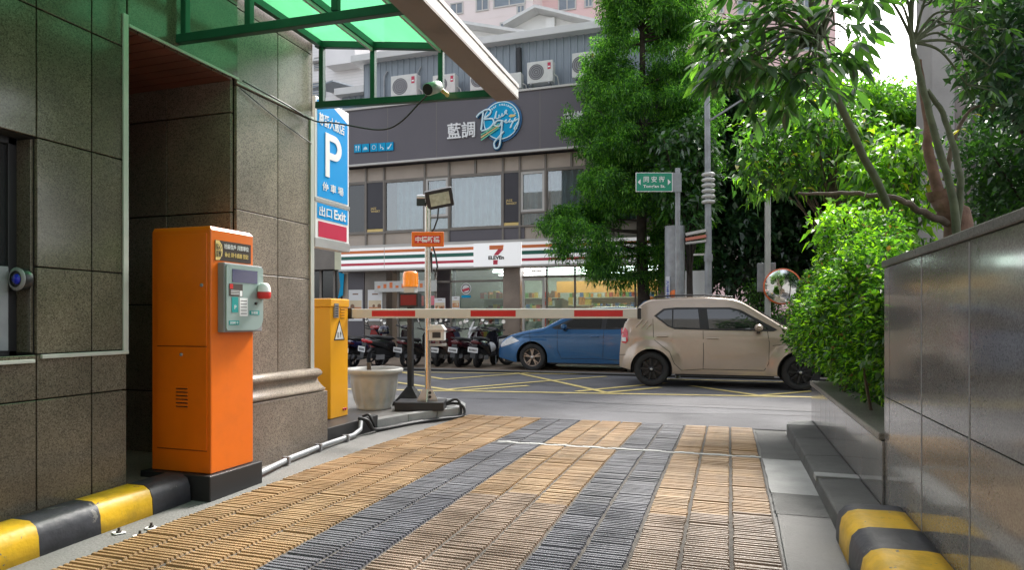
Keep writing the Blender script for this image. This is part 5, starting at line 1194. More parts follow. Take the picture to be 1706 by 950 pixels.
        mx, mz = S['mirror']; y = ysurf(mx, mz); mb = MB(S['paint'], m_blackp); mr = [];
        for q, (dy, s2) in enumerate(((.05, .5), (.07, .85), (.13, 1), (.20, .95), (.235, .55))):
            mr.append([(mx - L_ / 2 + .07 * s2 * math.cos(a), sg * (y + dy), mz + .055 + .06 * s2 * math.sin(a)) for a in np.linspace(0, 2 * PI, 17)[:-1]])
        mb.loft(mr, 0); mb.beam((mx - L_ / 2, sg * (y - .02), mz - .03), (mx - L_ / 2, sg * (y + .12), mz + .01), .06, .05, 1); mb.build('wing_mirror', t)
        mb = MB(m_lens); patch(S['tail'], .010, sg, mb); tl_ = mb.build('tail_light', t)
        if 'tailw' in S: mb = MB(m_lensw); patch(S['tailw'], .013, sg, mb); mb.build('reverse_lens', tl_)
        mb = MB(m_lensw, m_blackp); patch(S['head'], .008, sg, mb); hl = mb.build('headlight', t)
    if 'ribs' in S:
        for sg in (1, -1):
            for q in S['ribs']: mb = MB(S['paint']); mb.tube([(x - L_ / 2, sg * (ysurf(x, z) + .004), z) for x, z in q], .014, 8); mb.build('pillar_rib', t)
    for nm, (xa, xb) in (('windscreen', S['ws']), ('rear_window', S['rw'])):
        mb = MB(m_carwin); vs = []; nx_, ny_ = 10, 12
        for i in range(nx_ + 1):
            x = xa + (xb - xa) * i / nx_; tp = zt(x); yw = max(.1, yside(x, tp - .07) - .15)
            sl_ = (zt(x + .02) - zt(x - .02)) / .04; nv = Vector((-sl_, 0, 1)).normalized()
            for j in range(ny_ + 1): f = -1 + 2 * j / ny_; zz = tp + .03 * (1 - abs(f * yw / (yw + .06)) ** 2); vs.append((x - L_ / 2 + nv.x * .012, f * yw, zz + nv.z * .012))
        mb.add(vs, [(i * (ny_ + 1) + j, i * (ny_ + 1) + j + 1, (i + 1) * (ny_ + 1) + j + 1, (i + 1) * (ny_ + 1) + j) for i in range(nx_) for j in range(ny_)], 0, True); mb.build(nm, t)
    mb = MB(m_blackp); mb.box(L_ / 2 - .04, L_ / 2 + .012, -.5, .5, .42, .62); mb.build('grille', t, bevel=.01)
    mb = MB(m_plate); mb.box(-L_ / 2 - .012, -L_ / 2 + .0, -.19, .19, .62, .78); mb.build('rear_plate', t); mb = MB(m_plate); mb.box(L_ / 2 + .0121, L_ / 2 + .02, -.19, .19, .36, .50); mb.build('front_plate', t)
    if S.get('rails'):
        for sg in (1, -1): mb = MB(m_blackp); mb.tube([(x - L_ / 2, sg * (ysurf(x, zt(x) - .05) - .05), zt(x) + .035) for x in np.linspace(.62, 1.95, 12)], .014, 8); mb.build('roof_rail', t)
    for c_ in wx:
        for sg in (1, -1):
            yo = W_ / 2 - .015; mb = MB(m_rubber); pr = [(Rw - .13, -.10), (Rw - .03, -.105), (Rw - .008, -.085), (Rw, -.06), (Rw, .06), (Rw - .008, .085), (Rw - .03, .10), (Rw - .10, .098), (Rw - .115, .07)]
            cc_ = Vector((c_ - L_ / 2, sg * (yo - .10), Rw)); mb.lathe([(r_, h * sg) for r_, h in pr], cc_, 'y', 40, caps=False); wo_ = mb.build('wheel', t)
            mb = MB(S['rim'], m_black, m_alu); rr = Rw - .11; mb.lathe([(rr, .092 * sg), (rr - .012, .085 * sg), (rr - .02, .05 * sg), (rr - .02, -.05 * sg)], cc_, 'y', 36, caps=False); mb.lathe([(rr - .021, .02 * sg), (.0, .02 * sg)], cc_, 'y', 24, 1, caps=False)
            for q in range(S['spokes']):
                a = 2 * PI * q / S['spokes'] + .3
                for da in ((-.16, .16) if S['spokes'] <= 6 else (0,)):
                    p0 = cc_ + Vector((math.cos(a) * .05, sg * .078, math.sin(a) * .05)); p1 = cc_ + Vector((math.cos(a + da) * (rr - .01), sg * .082, math.sin(a + da) * (rr - .01)))
                    dd = (p1 - p0).normalized(); ss = dd.cross(Vector((0, 1, 0))); mb.obox((p0 + p1) / 2, (dd, ss, (0, 1, 0)), ((p1 - p0).length / 2, .013 if da else .017, .012))
            mb.lathe([(.055, .07 * sg), (.055, .092 * sg), (.0, .096 * sg)], cc_, 'y', 20, caps=False); mb.lathe([(.022, .096 * sg), (.02, .098 * sg), (0, .099 * sg)], cc_, 'y', 12, 2, caps=False)
            mb.build('rim', wo_)
    return t
m_tanp = M('champagne_paint', (.44, .355, .28), .24, metal=.4, var=.03, coat=.8)
m_bluep = M('blue_paint', (.03, .125, .29), .25, metal=.35, var=.04, coat=.9)
tan = dict(L=3.70, W=1.66, H=1.585, belt=1.0, R=.31, wheels=(.58, 3.015), tumble=.17, sill=.24, flare=.05, crease=.86, paint=m_tanp, rim=m_rimd, spokes=9, rails=True,
    top=[(0, .62), (.02, .80), (.05, 1.0), (.09, 1.14), (.22, 1.31), (.42, 1.51), (.56, 1.56), (1.0, 1.585), (1.5, 1.585), (1.95, 1.55), (2.12, 1.49), (2.78, 1.06), (3.1, 1.02), (3.4, .97), (3.6, .88), (3.66, .75), (3.70, .6)],
    frame=[(.62, 1.255), (.78, 1.385), (1.0, 1.405), (1.9, 1.40), (2.07, 1.36), (2.66, 1.02), (2.6, .99), (1.55, 1.005), (.98, 1.02), (.86, 1.07)],
    windows=[[(.67, 1.25), (.80, 1.355), (.93, 1.365), (.935, 1.06), (.88, 1.085)], [(.955, 1.366), (1.37, 1.372), (1.41, 1.04), (.955, 1.052)], [(1.52, 1.372), (1.88, 1.37), (2.03, 1.335), (2.30, 1.18), (2.52, 1.03), (1.56, 1.035)]],
    lines=[[(1.46, 1.0), (1.47, .6), (1.46, .33), (1.1, .30), (.98, .42), (.90, .62), (.62, .84), (.60, 1.2)], [(1.46, .33), (2.45, .33), (2.52, .45), (2.53, .8), (2.50, 1.0)], [(.0, .55), (.12, .56)], [(2.58, .75), (3.5, .88)]],
    handles=[(.77, .895), (1.62, .865)], mirror=(2.36, 1.0), tail=[(.02, .78), (.02, 1.03), (.10, 1.05), (.155, .99), (.165, .80), (.12, .76)], tailw=[(.05, .80), (.05, .87), (.12, .87), (.13, .80)],
    head=[(3.25, .80), (3.45, .90), (3.64, .84), (3.66, .70), (3.4, .70)], ws=(2.14, 2.74), rw=(.16, .44),
    ribs=[[(.42, 1.20), (.30, 1.05)], [(.50, 1.16), (.40, 1.04)], [(.57, 1.12), (.49, 1.03)]])
p_r = onZ(1085, 646); c0 = Vector((p_r[0] - .58 + 1.85, p_r[1] + .83, 0))
car('parked_car', 'champagne beige compact hatchback with black wheels on the road behind the barrier tip', (c0.x, c0.y, zroad(12)), 0, tan)
blu = dict(L=4.30, W=1.79, H=1.47, belt=.97, R=.315, wheels=(.83, 3.44), tumble=.2, sill=.2, flare=.02, crease=.80, paint=m_bluep, rim=m_rimb, spokes=5,
    top=[(0, .60), (.02, .85), (.08, 1.02), (.3, 1.2), (.6, 1.38), (.9, 1.44), (1.5, 1.47), (2.1, 1.455), (2.45, 1.38), (3.18, 1.0), (3.6, .93), (3.95, .84), (4.15, .74), (4.26, .62), (4.30, .5)],
    frame=[(.55, 1.10), (.85, 1.28), (1.4, 1.35), (2.1, 1.345), (2.45, 1.24), (2.98, 1.0), (2.9, .965), (1.6, .965), (.8, 1.0)],
    windows=[[(.66, 1.12), (.88, 1.24), (.98, 1.27), (.98, 1.02), (.82, 1.03)], [(1.02, 1.275), (1.40, 1.32), (1.70, 1.32), (1.74, .995), (1.02, 1.01)], [(1.82, 1.32), (2.08, 1.315), (2.42, 1.215), (2.84, 1.0), (1.84, .99)]],
    lines=[[(1.78, .96), (1.80, .3), (1.3, .28), (1.18, .5), (1.0, .7), (.95, .95)], [(1.80, .3), (2.75, .3), (2.84, .5), (2.84, .95)], [(3.15, .9), (3.9, .80), (4.1, .7)], [(3.45, .5), (3.5, .9)]],
    handles=[(1.1, .84), (1.98, .81)], mirror=(2.66, .97), tail=[(.02, .80), (.03, .93), (.28, .97), (.25, .80)], head=[(3.74, .69), (3.93, .79), (4.08, .72), (4.25, .60), (4.22, .54), (4.0, .60)], ws=(2.5, 3.14), rw=(.14, .56))
p_r = onZ(886, 620); c0 = Vector((p_r[0] - .86 + 2.15, p_r[1] + .9, .02))
car('parked_car', 'blue hatchback parked facing left beside the scooters in front of the store', c0, PI, blu)

# ---------------------------------------------------------------- scooters
def ell(cx, cz, a, b, tilt=0, n=16, p=2.4, cy=0):
    out = []
    for k in range(n):
        th = 2 * PI * k / n; c_, s_ = math.cos(th), math.sin(th); y = a * math.copysign(abs(c_) ** (2 / p), c_); z = b * math.copysign(abs(s_) ** (2 / p), s_)
        out.append((cx - z * math.sin(tilt), cy + y, cz + z * math.cos(tilt)))
    return out
m_chrome = M('chrome', (.75, .75, .75), .12, metal=1, var=.02); m_lensk = M('dark_lens', (.10, .008, .012), .15, coat=.8); m_seat = M('seat_vinyl', (.02, .02, .022), .5, bump=.2, bs=80)
def scooter(label, px, tt, yaw, colr, seatc=None, lean=R(6), tail=None, screen=False):
    c = P3(px, tt, .036); t = thing('scooter', label, 'scooter', c, yaw, 'scooters parked in a row before the store'); t.rotation_euler = (lean, 0, yaw); k_ = .93 + .05 * math.sin(px); t.scale = (k_, k_, k_)
    paint = M('scooter_paint', colr, .25, var=.05, coat=.9)
    for nm, x, r in (('rear_wheel', 0, .235), ('front_wheel', 1.22, .235)):
        mb = MB(m_rubber); mb.lathe([(r - .07, -.045), (r - .02, -.055), (r, -.03), (r + .004, 0), (r, .03), (r - .02, .055), (r - .07, .045)], (x, 0, r), 'y', 28, caps=False); wl = mb.build(nm, t)
        mb = MB(m_rimd, m_rimd); mb.lathe([(r - .07, -.04), (r - .085, -.01), (r - .085, .01), (r - .07, .04)], (x, 0, r), 'y', 24, caps=False)
        for k in range(5): a = k * 2 * PI / 5; mb.beam((x, 0, r), (x + (r - .08) * math.cos(a), 0, r + (r - .08) * math.sin(a)), .03, .03)
        mb.lathe([(.05, -.04), (.05, .04)], (x, 0, r), 'y', 14, 1); mb.build('hub', wl)
    mb = MB(paint); mb.loft([ell(-.36, .70, .05, .03), ell(-.30, .685, .10, .07), ell(-.12, .655, .145, .105), ell(.12, .62, .165, .14), ell(.34, .56, .16, .17), ell(.50, .48, .14, .18), ell(.60, .36, .13, .10)]); mb.build('tail_body', t)
    mb = MB(m_blackp); mb.box(.5, .92, -.13, .13, .27, .33); mb.box(-.05, .5, -.10, .10, .24, .5); mb.build('floor_board', t, bevel=.02)
    mb = MB(seatc or m_seat); mb.loft([ell(-.24, .765, .08, .02), ell(-.18, .785, .115, .04), ell(.02, .775, .13, .05), ell(.2, .745, .135, .05), ell(.42, .735, .12, .05), ell(.52, .715, .07, .02)]); mb.build('seat', t)
    mb = MB(paint); mb.loft([ell(.98, .30, .15, .06, 0), ell(.96, .42, .18, .06, .25), ell(.93, .60, .20, .07, .25), ell(.90, .78, .19, .07, .3), ell(.86, .90, .11, .05, .3)]); mb.loft([ell(1.02, .42, .10, .06), ell(1.10, .62, .13, .11), ell(1.06, .80, .12, .09), ell(.98, .92, .06, .04)]); mb.build('leg_shield', t)
    mb = MB(paint); mb.loft([ell(1.02, .46, .06, .02), ell(1.12, .49, .075, .03), ell(1.25, .50, .075, .03), ell(1.40, .44, .06, .02)]); mb.build('front_fender', t)
    mb = MB(m_galv); mb.tube([(1.22, .06, .235), (1.02, .06, .75)], .02, 8); mb.tube([(1.22, -.06, .235), (1.02, -.06, .75)], .02, 8); mb.build('fork', t)
    mb = MB(paint, m_blackp); mb.loft([ell(.80, 1.0, .08, .03), ell(.86, 1.01, .17, .055), ell(.94, 1.0, .17, .06), ell(1.02, .97, .09, .04)], 0); mb.tube([(.86, -.36, 1.02), (.9, -.18, 1.0), (.9, .18, 1.0), (.86, .36, 1.02)], .018, 8, 1); mb.build('handlebar', t)
    mb = MB(m_lensw); mb.lathe([(.08, 0), (.07, .03), (0, .045)], (1.01, 0, .975), 'x', 16, caps=False); mb.build('headlight', t)
    for s_ in (-1, 1):
        mb = MB(m_blackp, m_mirror); mb.tube([(.87, s_ * .22, 1.02), (.84, s_ * .28, 1.16), (.83, s_ * .30, 1.20)], .008, 6, 0); mb.lathe([(.0, .012), (.05, .01), (.062, 0), (.06, -.008)], (.83, s_ * .31, 1.25), 'x', 16, 0, caps=False); mb.lathe([(.056, -.009), (0, -.0095)], (.83, s_ * .31, 1.25), 'x', 16, 1, caps=False); mb.build('mirror', t)
    mb = MB(tail or m_lensk); mb.loft([ell(-.375, .70, .07, .02), ell(-.37, .69, .10, .045), ell(-.30, .675, .125, .05), ell(-.22, .665, .15, .04)]); mb.build('tail_light', t)
    mb = MB(m_blackp); mb.poly([(-.33, -.08, .64), (-.33, .08, .64), (-.40, .07, .28), (-.40, -.07, .28)], .015, (-1, 0, -.2)); mb.loft([ell(-.24, .40, .06, .01), ell(-.1, .50, .07, .015), ell(.1, .50, .07, .015)]); mb.build('rear_fender', t)
    mb = MB(m_plate, m_black); mb.box(-.425, -.418, -.14, .14, .42, .55, 0)
    for k in range(6): mb.box(-.4262, -.4251, -.105 + k * .036, -.082 + k * .036, .45, .51, 1)
    mb.build('number_plate', t)
    mb = MB(m_rimd, m_grey); mb.tube([(.35, -.14, .26), (.1, -.17, .27), (-.28, -.18, .34)], [.03, .055, .06], 12, 0); mb.box(-.15, .1, -.245, -.225, .24, .36, 1); mb.build('exhaust', t)
    mb = MB(m_blackp); mb.tube([(-.12, -.15, .74), (-.32, -.14, .80), (-.38, 0, .81), (-.32, .14, .80), (-.12, .15, .74)], .014, 8); mb.build('grab_rail', t)
    mb = MB(m_galv); mb.tube([(.35, .1, .25), (.38, .2, .02)], .012, 6); mb.build('side_stand', t)
    if screen: mb = MB(m_whitep); mb.loft([ell(1.07, .86, .1, .02, .3), ell(.99, 1.06, .13, .015, .3), ell(.92, 1.2, .09, .01, .3)]); mb.build('flyscreen', t)
    return t
hY = PI / 2
scooter('red and white scooter mostly hidden behind the yellow barrier cabinet', 574, 16.2, hY - .35, (.30, .015, .02))
scooter('dark blue scooter with black seat, second from the left above the pale pot', 588, 16.2, hY - .12, (.02, .02, .09))
scooter('black scooter with a bright red tail panel left of the black beacon post', 624, 16.0, hY - .42, (.015, .015, .017), tail=m_lens)
scooter('black scooter standing directly behind the black beacon post', 676, 16.3, hY - .18, (.016, .016, .018))
scooter('maroon scooter partly hidden behind the steel pole and small camera', 728, 16.4, hY + .1, (.09, .006, .012))
scooter('dark scooter with a maroon tail next to the rightmost black one', 764, 16.25, hY - .1, (.05, .012, .022))
scooter('rightmost all black scooter of the row, upright beside the gap', 795, 16.05, hY - .02, (.014, .014, .022))
scooter('dark scooter in the second row behind the small white camera', 735, 17.6, hY + .05, (.03, .04, .08))
scooter('white scooter turned sideways behind the nose of the blue car', 845, 17.0, hY + 2.2, (.7, .7, .7), screen=True)
# helmets on two of them
for px, tt, h, lab in ((640, 16.6, .98, 'dark blue open helmet resting on the seat behind the second scooter'), (822, 16.2, .0, '')):
    if not lab: continue
    c = P3(px, tt, .84); t = thing('helmet', lab, 'helmet', c)
    mb = MB(M('helmet_shell', (.015, .015, .04), .15, coat=.8)); mb.lathe([(.12, 0), (.14, .05), (.14, .11), (.12, .17), (.08, .21), (.0, .225)], n=24, caps=False); mb.build('shell', t)
    mb = MB(m_carwin); mb.lathe([(.143, .05), (.144, .10), (.138, .13)], (0, -.005, 0), n=24, caps=False); mb.build('visor', t)

# ---------------------------------------------------------------- vegetation
gA = [leaf_mat('leaf_fresh', (.10, .24, .035), .5), leaf_mat('leaf_mid', (.055, .15, .028), .45), leaf_mat('leaf_deep', (.03, .09, .022), .35)]
gC = [leaf_mat('feather_bright', (.17, .38, .06), .5, gl=.03), leaf_mat('feather_mid', (.07, .20, .035), .45, gl=.03), leaf_mat('feather_dark', (.035, .11, .028), .4, gl=.03)]
gD = [leaf_mat('glossy_dark', (.035, .10, .038), .25, .3, .10), leaf_mat('glossy_mid', (.055, .14, .042), .3, .3, .10), leaf_mat('glossy_black', (.022, .062, .028), .2, .3, .08)]
gB = [leaf_mat('lime_leaf', (.22, .42, .03), .55, gl=.05), leaf_mat('lime_mid', (.10, .25, .03), .5, gl=.05), leaf_mat('hedge_deep', (.035, .11, .018), .35, gl=.05), leaf_mat('yellow_leaf', (.45, .40, .05), .5)]
def leaves(P, D, ln, wd, droop=.2, fold=.25):
    N = len(P); D = D / (np.linalg.norm(D, axis=1, keepdims=True) + 1e-9)
    up = np.tile([0, 0, 1.], (N, 1)) + rng.normal(0, .45, (N, 3)); S = np.cross(D, up); S /= (np.linalg.norm(S, axis=1, keepdims=True) + 1e-9); U = np.cross(S, D)
    ln = ln[:, None]; wd = wd[:, None]; mid = P + D * ln * .45; tip = P + D * ln - np.array([0, 0, 1.]) * ln * droop
    V = np.stack([P, mid + S * wd / 2 + U * wd * fold, tip, mid - S * wd / 2 + U * wd * fold], 1).reshape(-1, 3)
    return V, np.arange(4 * N).reshape(-1, 4)
def cloud(name, parent, loc, clumps, n_per, ln, wd, mats, weights, droop=.25, flat=1., outward=.7):
    Ps = []; Ds = []; Ms = []
    loc = np.array(loc)
    for ci, (x, y, z, r) in enumerate(clumps):
        n = int(n_per * (r / .5) ** 2); d = rng.normal(0, 1, (n, 3)); d /= np.linalg.norm(d, axis=1, keepdims=True); rad = r * rng.random(n) ** (1 / 2.6) * (1 + .25 * rng.normal(0, 1, n) * .5)
        p = d * rad[:, None]; p[:, 2] *= flat; Ps.append(p + np.array([x, y, z])); Ds.append(d * outward + rng.normal(0, .6, (n, 3)))
        wv = np.array(weights) * rng.uniform(.5, 1.6, len(weights)); wv /= wv.sum(); Ms.append(rng.choice(len(mats), n, p=wv))
    P = np.concatenate(Ps) - loc; D = np.concatenate(Ds); mi = np.concatenate(Ms); N = len(P)
    V, Fc = leaves(P, D, rng.uniform(*ln, N), rng.uniform(*wd, N), droop)
    return raw_mesh(name, V, Fc, mats, mi, parent)
def limb(mb, pts, r0, r1, mi=0, n=9, wob=.0):
    P = [Vector(p) for p in pts]; out = []; k = 6
    for i in range(len(P) - 1):
        p0 = P[max(i - 1, 0)]; p1 = P[i]; p2 = P[i + 1]; p3 = P[min(i + 2, len(P) - 1)]
        for q in range(k):
            u = q / k; out.append(.5 * ((2 * p1) + (p2 - p0) * u + (2 * p0 - 5 * p1 + 4 * p2 - p3) * u * u + (3 * p1 - p0 - 3 * p2 + p3) * u ** 3) + Vector([random.uniform(-wob, wob) for _ in range(3)]))
    out.append(P[-1]); mb.tube(out, [r0 + (r1 - r0) * i / (len(out) - 1) for i in range(len(out))], n, mi)
# feathery conifer across the road
TT = 16.6
def tree_pt(px, py, tt): return Vector(onT(px, py, tt))
tb_ = P3(1070, TT, .03)
t = thing('conifer_tree', 'tall feathery bright green conifer in front of the dark signboard', 'tree', tb_)
mb = MB(m_barkd); limb(mb, [(0, 0, -.05), (.03, 0, 1.5), (-.02, .05, 3.5), (.02, 0, 6), (.0, 0, 8.5), (0, 0, 11)], .19, .03, n=12, wob=.008); mb.build('trunk', t)
lefts = [(-60, 990), (0, 1003), (60, 988), (130, 968), (210, 938), (238, 940), (262, 985), (285, 962), (300, 935), (345, 925), (385, 903), (425, 905), (452, 940), (470, 985)]
rights = [(-60, 1130), (0, 1160), (60, 1190), (130, 1195), (210, 1190), (300, 1185), (385, 1180), (425, 1170), (452, 1120), (470, 1090)]
cl = []; bm_ = MB(m_barkd); mass = 0
while mass < 200:
    py = random.uniform(-90, 455); l = np.interp(py, [a for a, b in lefts], [b for a, b in lefts]); r = np.interp(py, [a for a, b in rights], [b for a, b in rights])
    a = random.uniform(0, 2 * PI); rl = (1070 - l) / F * TT; rr_ = (r - 1070) / F * TT; s_ = math.copysign(abs(math.cos(a)) ** .4, math.cos(a)); mr = random.uniform(.34, .7)
    rad = max(0, (rl if s_ < 0 else rr_) - mr * .75) * random.random() ** .3; dx = rad * s_ * 1.08; dy = rad * math.sin(a) * .8
    if dy > 1.4: continue
    p = P3(1070, TT, 0) + rt * dx + Vector((-SA, CA, 0)) * dy; z = CH + (HY - py) / F * (TT + dy); mass += 1
    for _ in range(15):
        d_ = Vector([random.gauss(0, 1) for _ in range(3)]).normalized() * mr * random.random() ** .4; cl.append((p.x + d_.x, p.y + d_.y, z + d_.z * .62 - .25 * math.hypot(d_.x, d_.y), random.uniform(.10, .24)))
cloud('crown', t, tb_, cl, 620, (.06, .14), (.018, .038), gC, [3, 4, 3], droop=.35, flat=.7)
for i in range(60):
    q = cl[i * 40]; h0 = q[2] - random.uniform(.1, .5); limb(bm_, [(0, 0, h0), ((q[0] - tb_.x) * .5, (q[1] - tb_.y) * .5, h0 + .1), (q[0] - tb_.x, q[1] - tb_.y, q[2])], .035, .006, n=5)
bm_.build('branches', t)
print('conifer', len(cl))

def region_tree(name, label, poly_px, tt, base_px, trunk_r, mats, weights, n_cl, rcl, nper, ln, wd, dep=1.5, bark=m_barkd, group='trees across the road', holes=(), cat='tree', droop=.25, shape_z=None):
    """crown made of leaf clumps inside an outline, given real depth about tt"""
    base = P3(base_px, tt, .03); t = thing(name, label, cat, base, 0, group)
    xs_ = [p[0] for p in poly_px]; ys_ = [p[1] for p in poly_px]; cl = []; tries = 0; cxm = sum(xs_) / len(xs_); half = (max(xs_) - min(xs_)) / 2
    def inside(x, y, P):
        c_ = False; j = len(P) - 1
        for i in range(len(P)):
            if (P[i][1] > y) != (P[j][1] > y) and x < (P[j][0] - P[i][0]) * (y - P[i][1]) / (P[j][1] - P[i][1]) + P[i][0]: c_ = not c_
            j = i
        return c_
    while len(cl) < n_cl and tries < n_cl * 20:
        tries += 1; px = random.uniform(min(xs_), max(xs_)); py = random.uniform(min(ys_), max(ys_))
        if not inside(px, py, poly_px) or any(inside(px, py, h) for h in holes): continue
        e = math.sqrt(max(.1, 1 - ((px - cxm) / half) ** 2)); dd = tt + random.uniform(-1, 1) * dep * e
        p = onT(px, py, dd); cl.append((p[0], p[1], p[2], random.uniform(*rcl)))
    cloud('crown', t, base, cl, nper, ln, wd, mats, weights, droop=droop)
    mb = MB(bark); top = max(c_[2] for c_ in cl); mid = Vector((np.mean([c_[0] for c_ in cl]), np.mean([c_[1] for c_ in cl]), 0)) - base
    zl = min(c_[2] for c_ in cl)
    limb(mb, [(0, 0, -.05), (mid.x * .15, mid.y * .15, max(.6, zl * .6)), (mid.x * .6, mid.y * .6, (zl + top) / 2), (mid.x, mid.y, top * .9)], trunk_r, .03, n=10, wob=.01)
    mb.build('trunk', t); mb = MB(bark)
    for i in range(0, len(cl), max(1, len(cl) // 22)):
        q = cl[i]; h0 = max(.8, q[2] * random.uniform(.45, .75)); f = min(1, h0 / top); limb(mb, [(mid.x * f * .6, mid.y * f * .6, h0), ((mid.x * f + q[0] - base.x) / 2, (mid.y * f + q[1] - base.y) / 2, (h0 + q[2]) / 2 + .15), (q[0] - base.x, q[1] - base.y, q[2])], trunk_r * .3, .01, n=6)
    mb.build('branches', t)
    return t
gap = [(1378, 52), (1400, 40), (1470, 30), (1535, 55), (1545, 130), (1500, 148), (1430, 138), (1388, 105)]
region_tree('broadleaf_tree', 'dark glossy broadleaf tree directly behind the ringed utility pole', [(1130, 200), (1150, 120), (1200, 100), (1290, 150), (1340, 230), (1345, 420), (1300, 470), (1180, 470), (1130, 400)], 19.0, 1215, .18, gD, [3, 2, 4], 330, (.3, .6), 120, (.14, .28), (.07, .14), 1.6)
region_tree('broadleaf_tree', 'green fig tree with upright pale leaves between the conifer and the ringed pole', [(1095, 245), (1130, 200), (1170, 190), (1190, 260), (1185, 360), (1140, 385), (1095, 320)], 15.0, 1150, .09, [gA[1], gD[1], gD[0]], [3, 3, 2], 80, (.2, .35), 170, (.12, .24), (.05, .10), .7)
region_tree('broadleaf_tree', 'very dark dense tree behind the traffic mirror', [(1270, 150), (1400, 160), (1480, 200), (1520, 330), (1500, 480), (1260, 480), (1240, 300)], 20.5, 1345, .2, gD, [3, 1, 5], 420, (.35, .7), 110, (.15, .3), (.08, .15), 2.0)
region_tree('broadleaf_tree', 'sunlit yellow green tree crown under the bright gap in the sky', [(1320, 175), (1370, 150), (1440, 140), (1500, 145), (1545, 160), (1560, 240), (1480, 290), (1350, 280)], 16.5, 1440, .14, [gB[0], gA[0], gA[1]], [2, 4, 3], 240, (.22, .42), 150, (.10, .2), (.05, .09), 1.4, bark=m_bark)
region_tree('broadleaf_tree', 'green tree mass right of the broad concrete column', [(1600, 130), (1640, 90), (1800, 60), (1830, 400), (1700, 420), (1590, 400)], 15.0, 1680, .16, [gA[1], gA[2], gA[0]], [4, 3, 2], 420, (.3, .5), 150, (.12, .22), (.06, .10), 1.8)
region_tree('broadleaf_tree', 'deep green low trees between the stub trunk and the slanting stem', [(1400, 260), (1560, 250), (1620, 300), (1620, 420), (1400, 420)], 18.0, 1500, .14, [gA[2], gD[0], gA[1]], [4, 3, 2], 260, (.3, .5), 120, (.12, .22), (.06, .10), 1.6)
region_tree('shrub', 'pale green shrub growing left of the mirror pole behind the beige car roof', [(1240, 485), (1250, 470), (1285, 465), (1300, 500), (1290, 540), (1240, 540)], 15.6, 1268, .03, [gA[0], gA[1], gA[2]], [2, 3, 2], 40, (.12, .22), 300, (.05, .1), (.03, .05), .4, group='shrubs', cat='shrub')
# leafy boughs over the road (near side planter trees)
region_tree('young_tree', 'bright green leafy tree overhanging the white mirror pole', [(1232, 235), (1258, 205), (1300, 180), (1400, 170), (1470, 200), (1480, 260), (1420, 285), (1340, 300), (1290, 322), (1240, 320), (1228, 290)], 9.2, 1420, .05, [gB[0], gA[0], gA[1], gA[2], gB[3]], [2, 3, 4, 4, .2], 95, (.16, .3), 150, (.08, .18), (.035, .075), .8, bark=m_bark, group='planter trees', droop=.4)
region_tree('young_tree', 'lime green sapling between the slanting stem and the stub trunk', [(1430, 240), (1540, 225), (1560, 290), (1540, 400), (1440, 410), (1410, 330)], 8.0, 1490, .035, [gB[0], gA[0], gA[1], gB[3]], [5, 4, 3, .3], 80, (.14, .26), 150, (.09, .18), (.04, .075), .6, bark=m_barkg, group='planter trees', droop=.4)
region_tree('broadleaf_tree', 'large dark tree filling the top right corner over the granite wall', [(1615, -40), (1625, 60), (1640, 130), (1650, 165), (1680, 150), (1706, 210), (1900, 260), (1950, -60)], 7.5, 1760, .12, gD, [3, 2, 5], 260, (.22, .4), 150, (.07, .15), (.035, .07), 1.2, group='planter trees')
region_tree('broadleaf_tree', 'mid green tree low over the wall at the right edge', [(1600, 215), (1706, 200), (1900, 200), (1900, 420), (1620, 410)], 9.0, 1760, .08, [gA[1], gA[2], gD[0]], [3, 4, 4], 220, (.2, .36), 150, (.07, .14), (.035, .06), 1.0, group='planter trees')
# palmate tree with slanting green stem, near camera
def palm_cluster(P, D, size, Vs, Ms, n=6, mi=None):
    D = D.normalized(); s_ = D.cross(Vector((random.uniform(-.3, .3), random.uniform(-.3, .3), 1))).normalized(); u_ = s_.cross(D)
    for k in range(n):
        a = (k / (n - 1) - .5) * 3.6 + random.uniform(-.2, .2); d_ = (D * math.cos(a) + s_ * math.sin(a)); d_.z -= random.uniform(.35, .9); d_.normalize()
        L0 = size * random.uniform(.7, 1.1) * (1 - .2 * abs(a) / 1.8); w_ = L0 * random.uniform(.30, .38); sd_ = d_.cross(Vector((random.uniform(-.5, .5), random.uniform(-.5, .5), 1))).normalized(); up_ = sd_.cross(d_)
        prof_ = ((.0, .05), (.25, .6), (.5, 1.), (.75, .75), (1., .04)); q = []
        for f, w2 in prof_:
            c_ = P + d_ * L0 * (f + .12) - Vector((0, 0, 1)) * L0 * .22 * f * f
            q.append((c_ - sd_ * w_ / 2 * w2 + up_ * w_ * .15 * w2, c_ , c_ + sd_ * w_ / 2 * w2 + up_ * w_ * .15 * w2))
        m_i = random.choice(Ms)
        for i in range(4):
            Vs.append(((q[i][0], q[i][1], q[i + 1][1], q[i + 1][0]), m_i)); Vs.append(((q[i][1], q[i][2], q[i + 1][2], q[i + 1][1]), m_i))
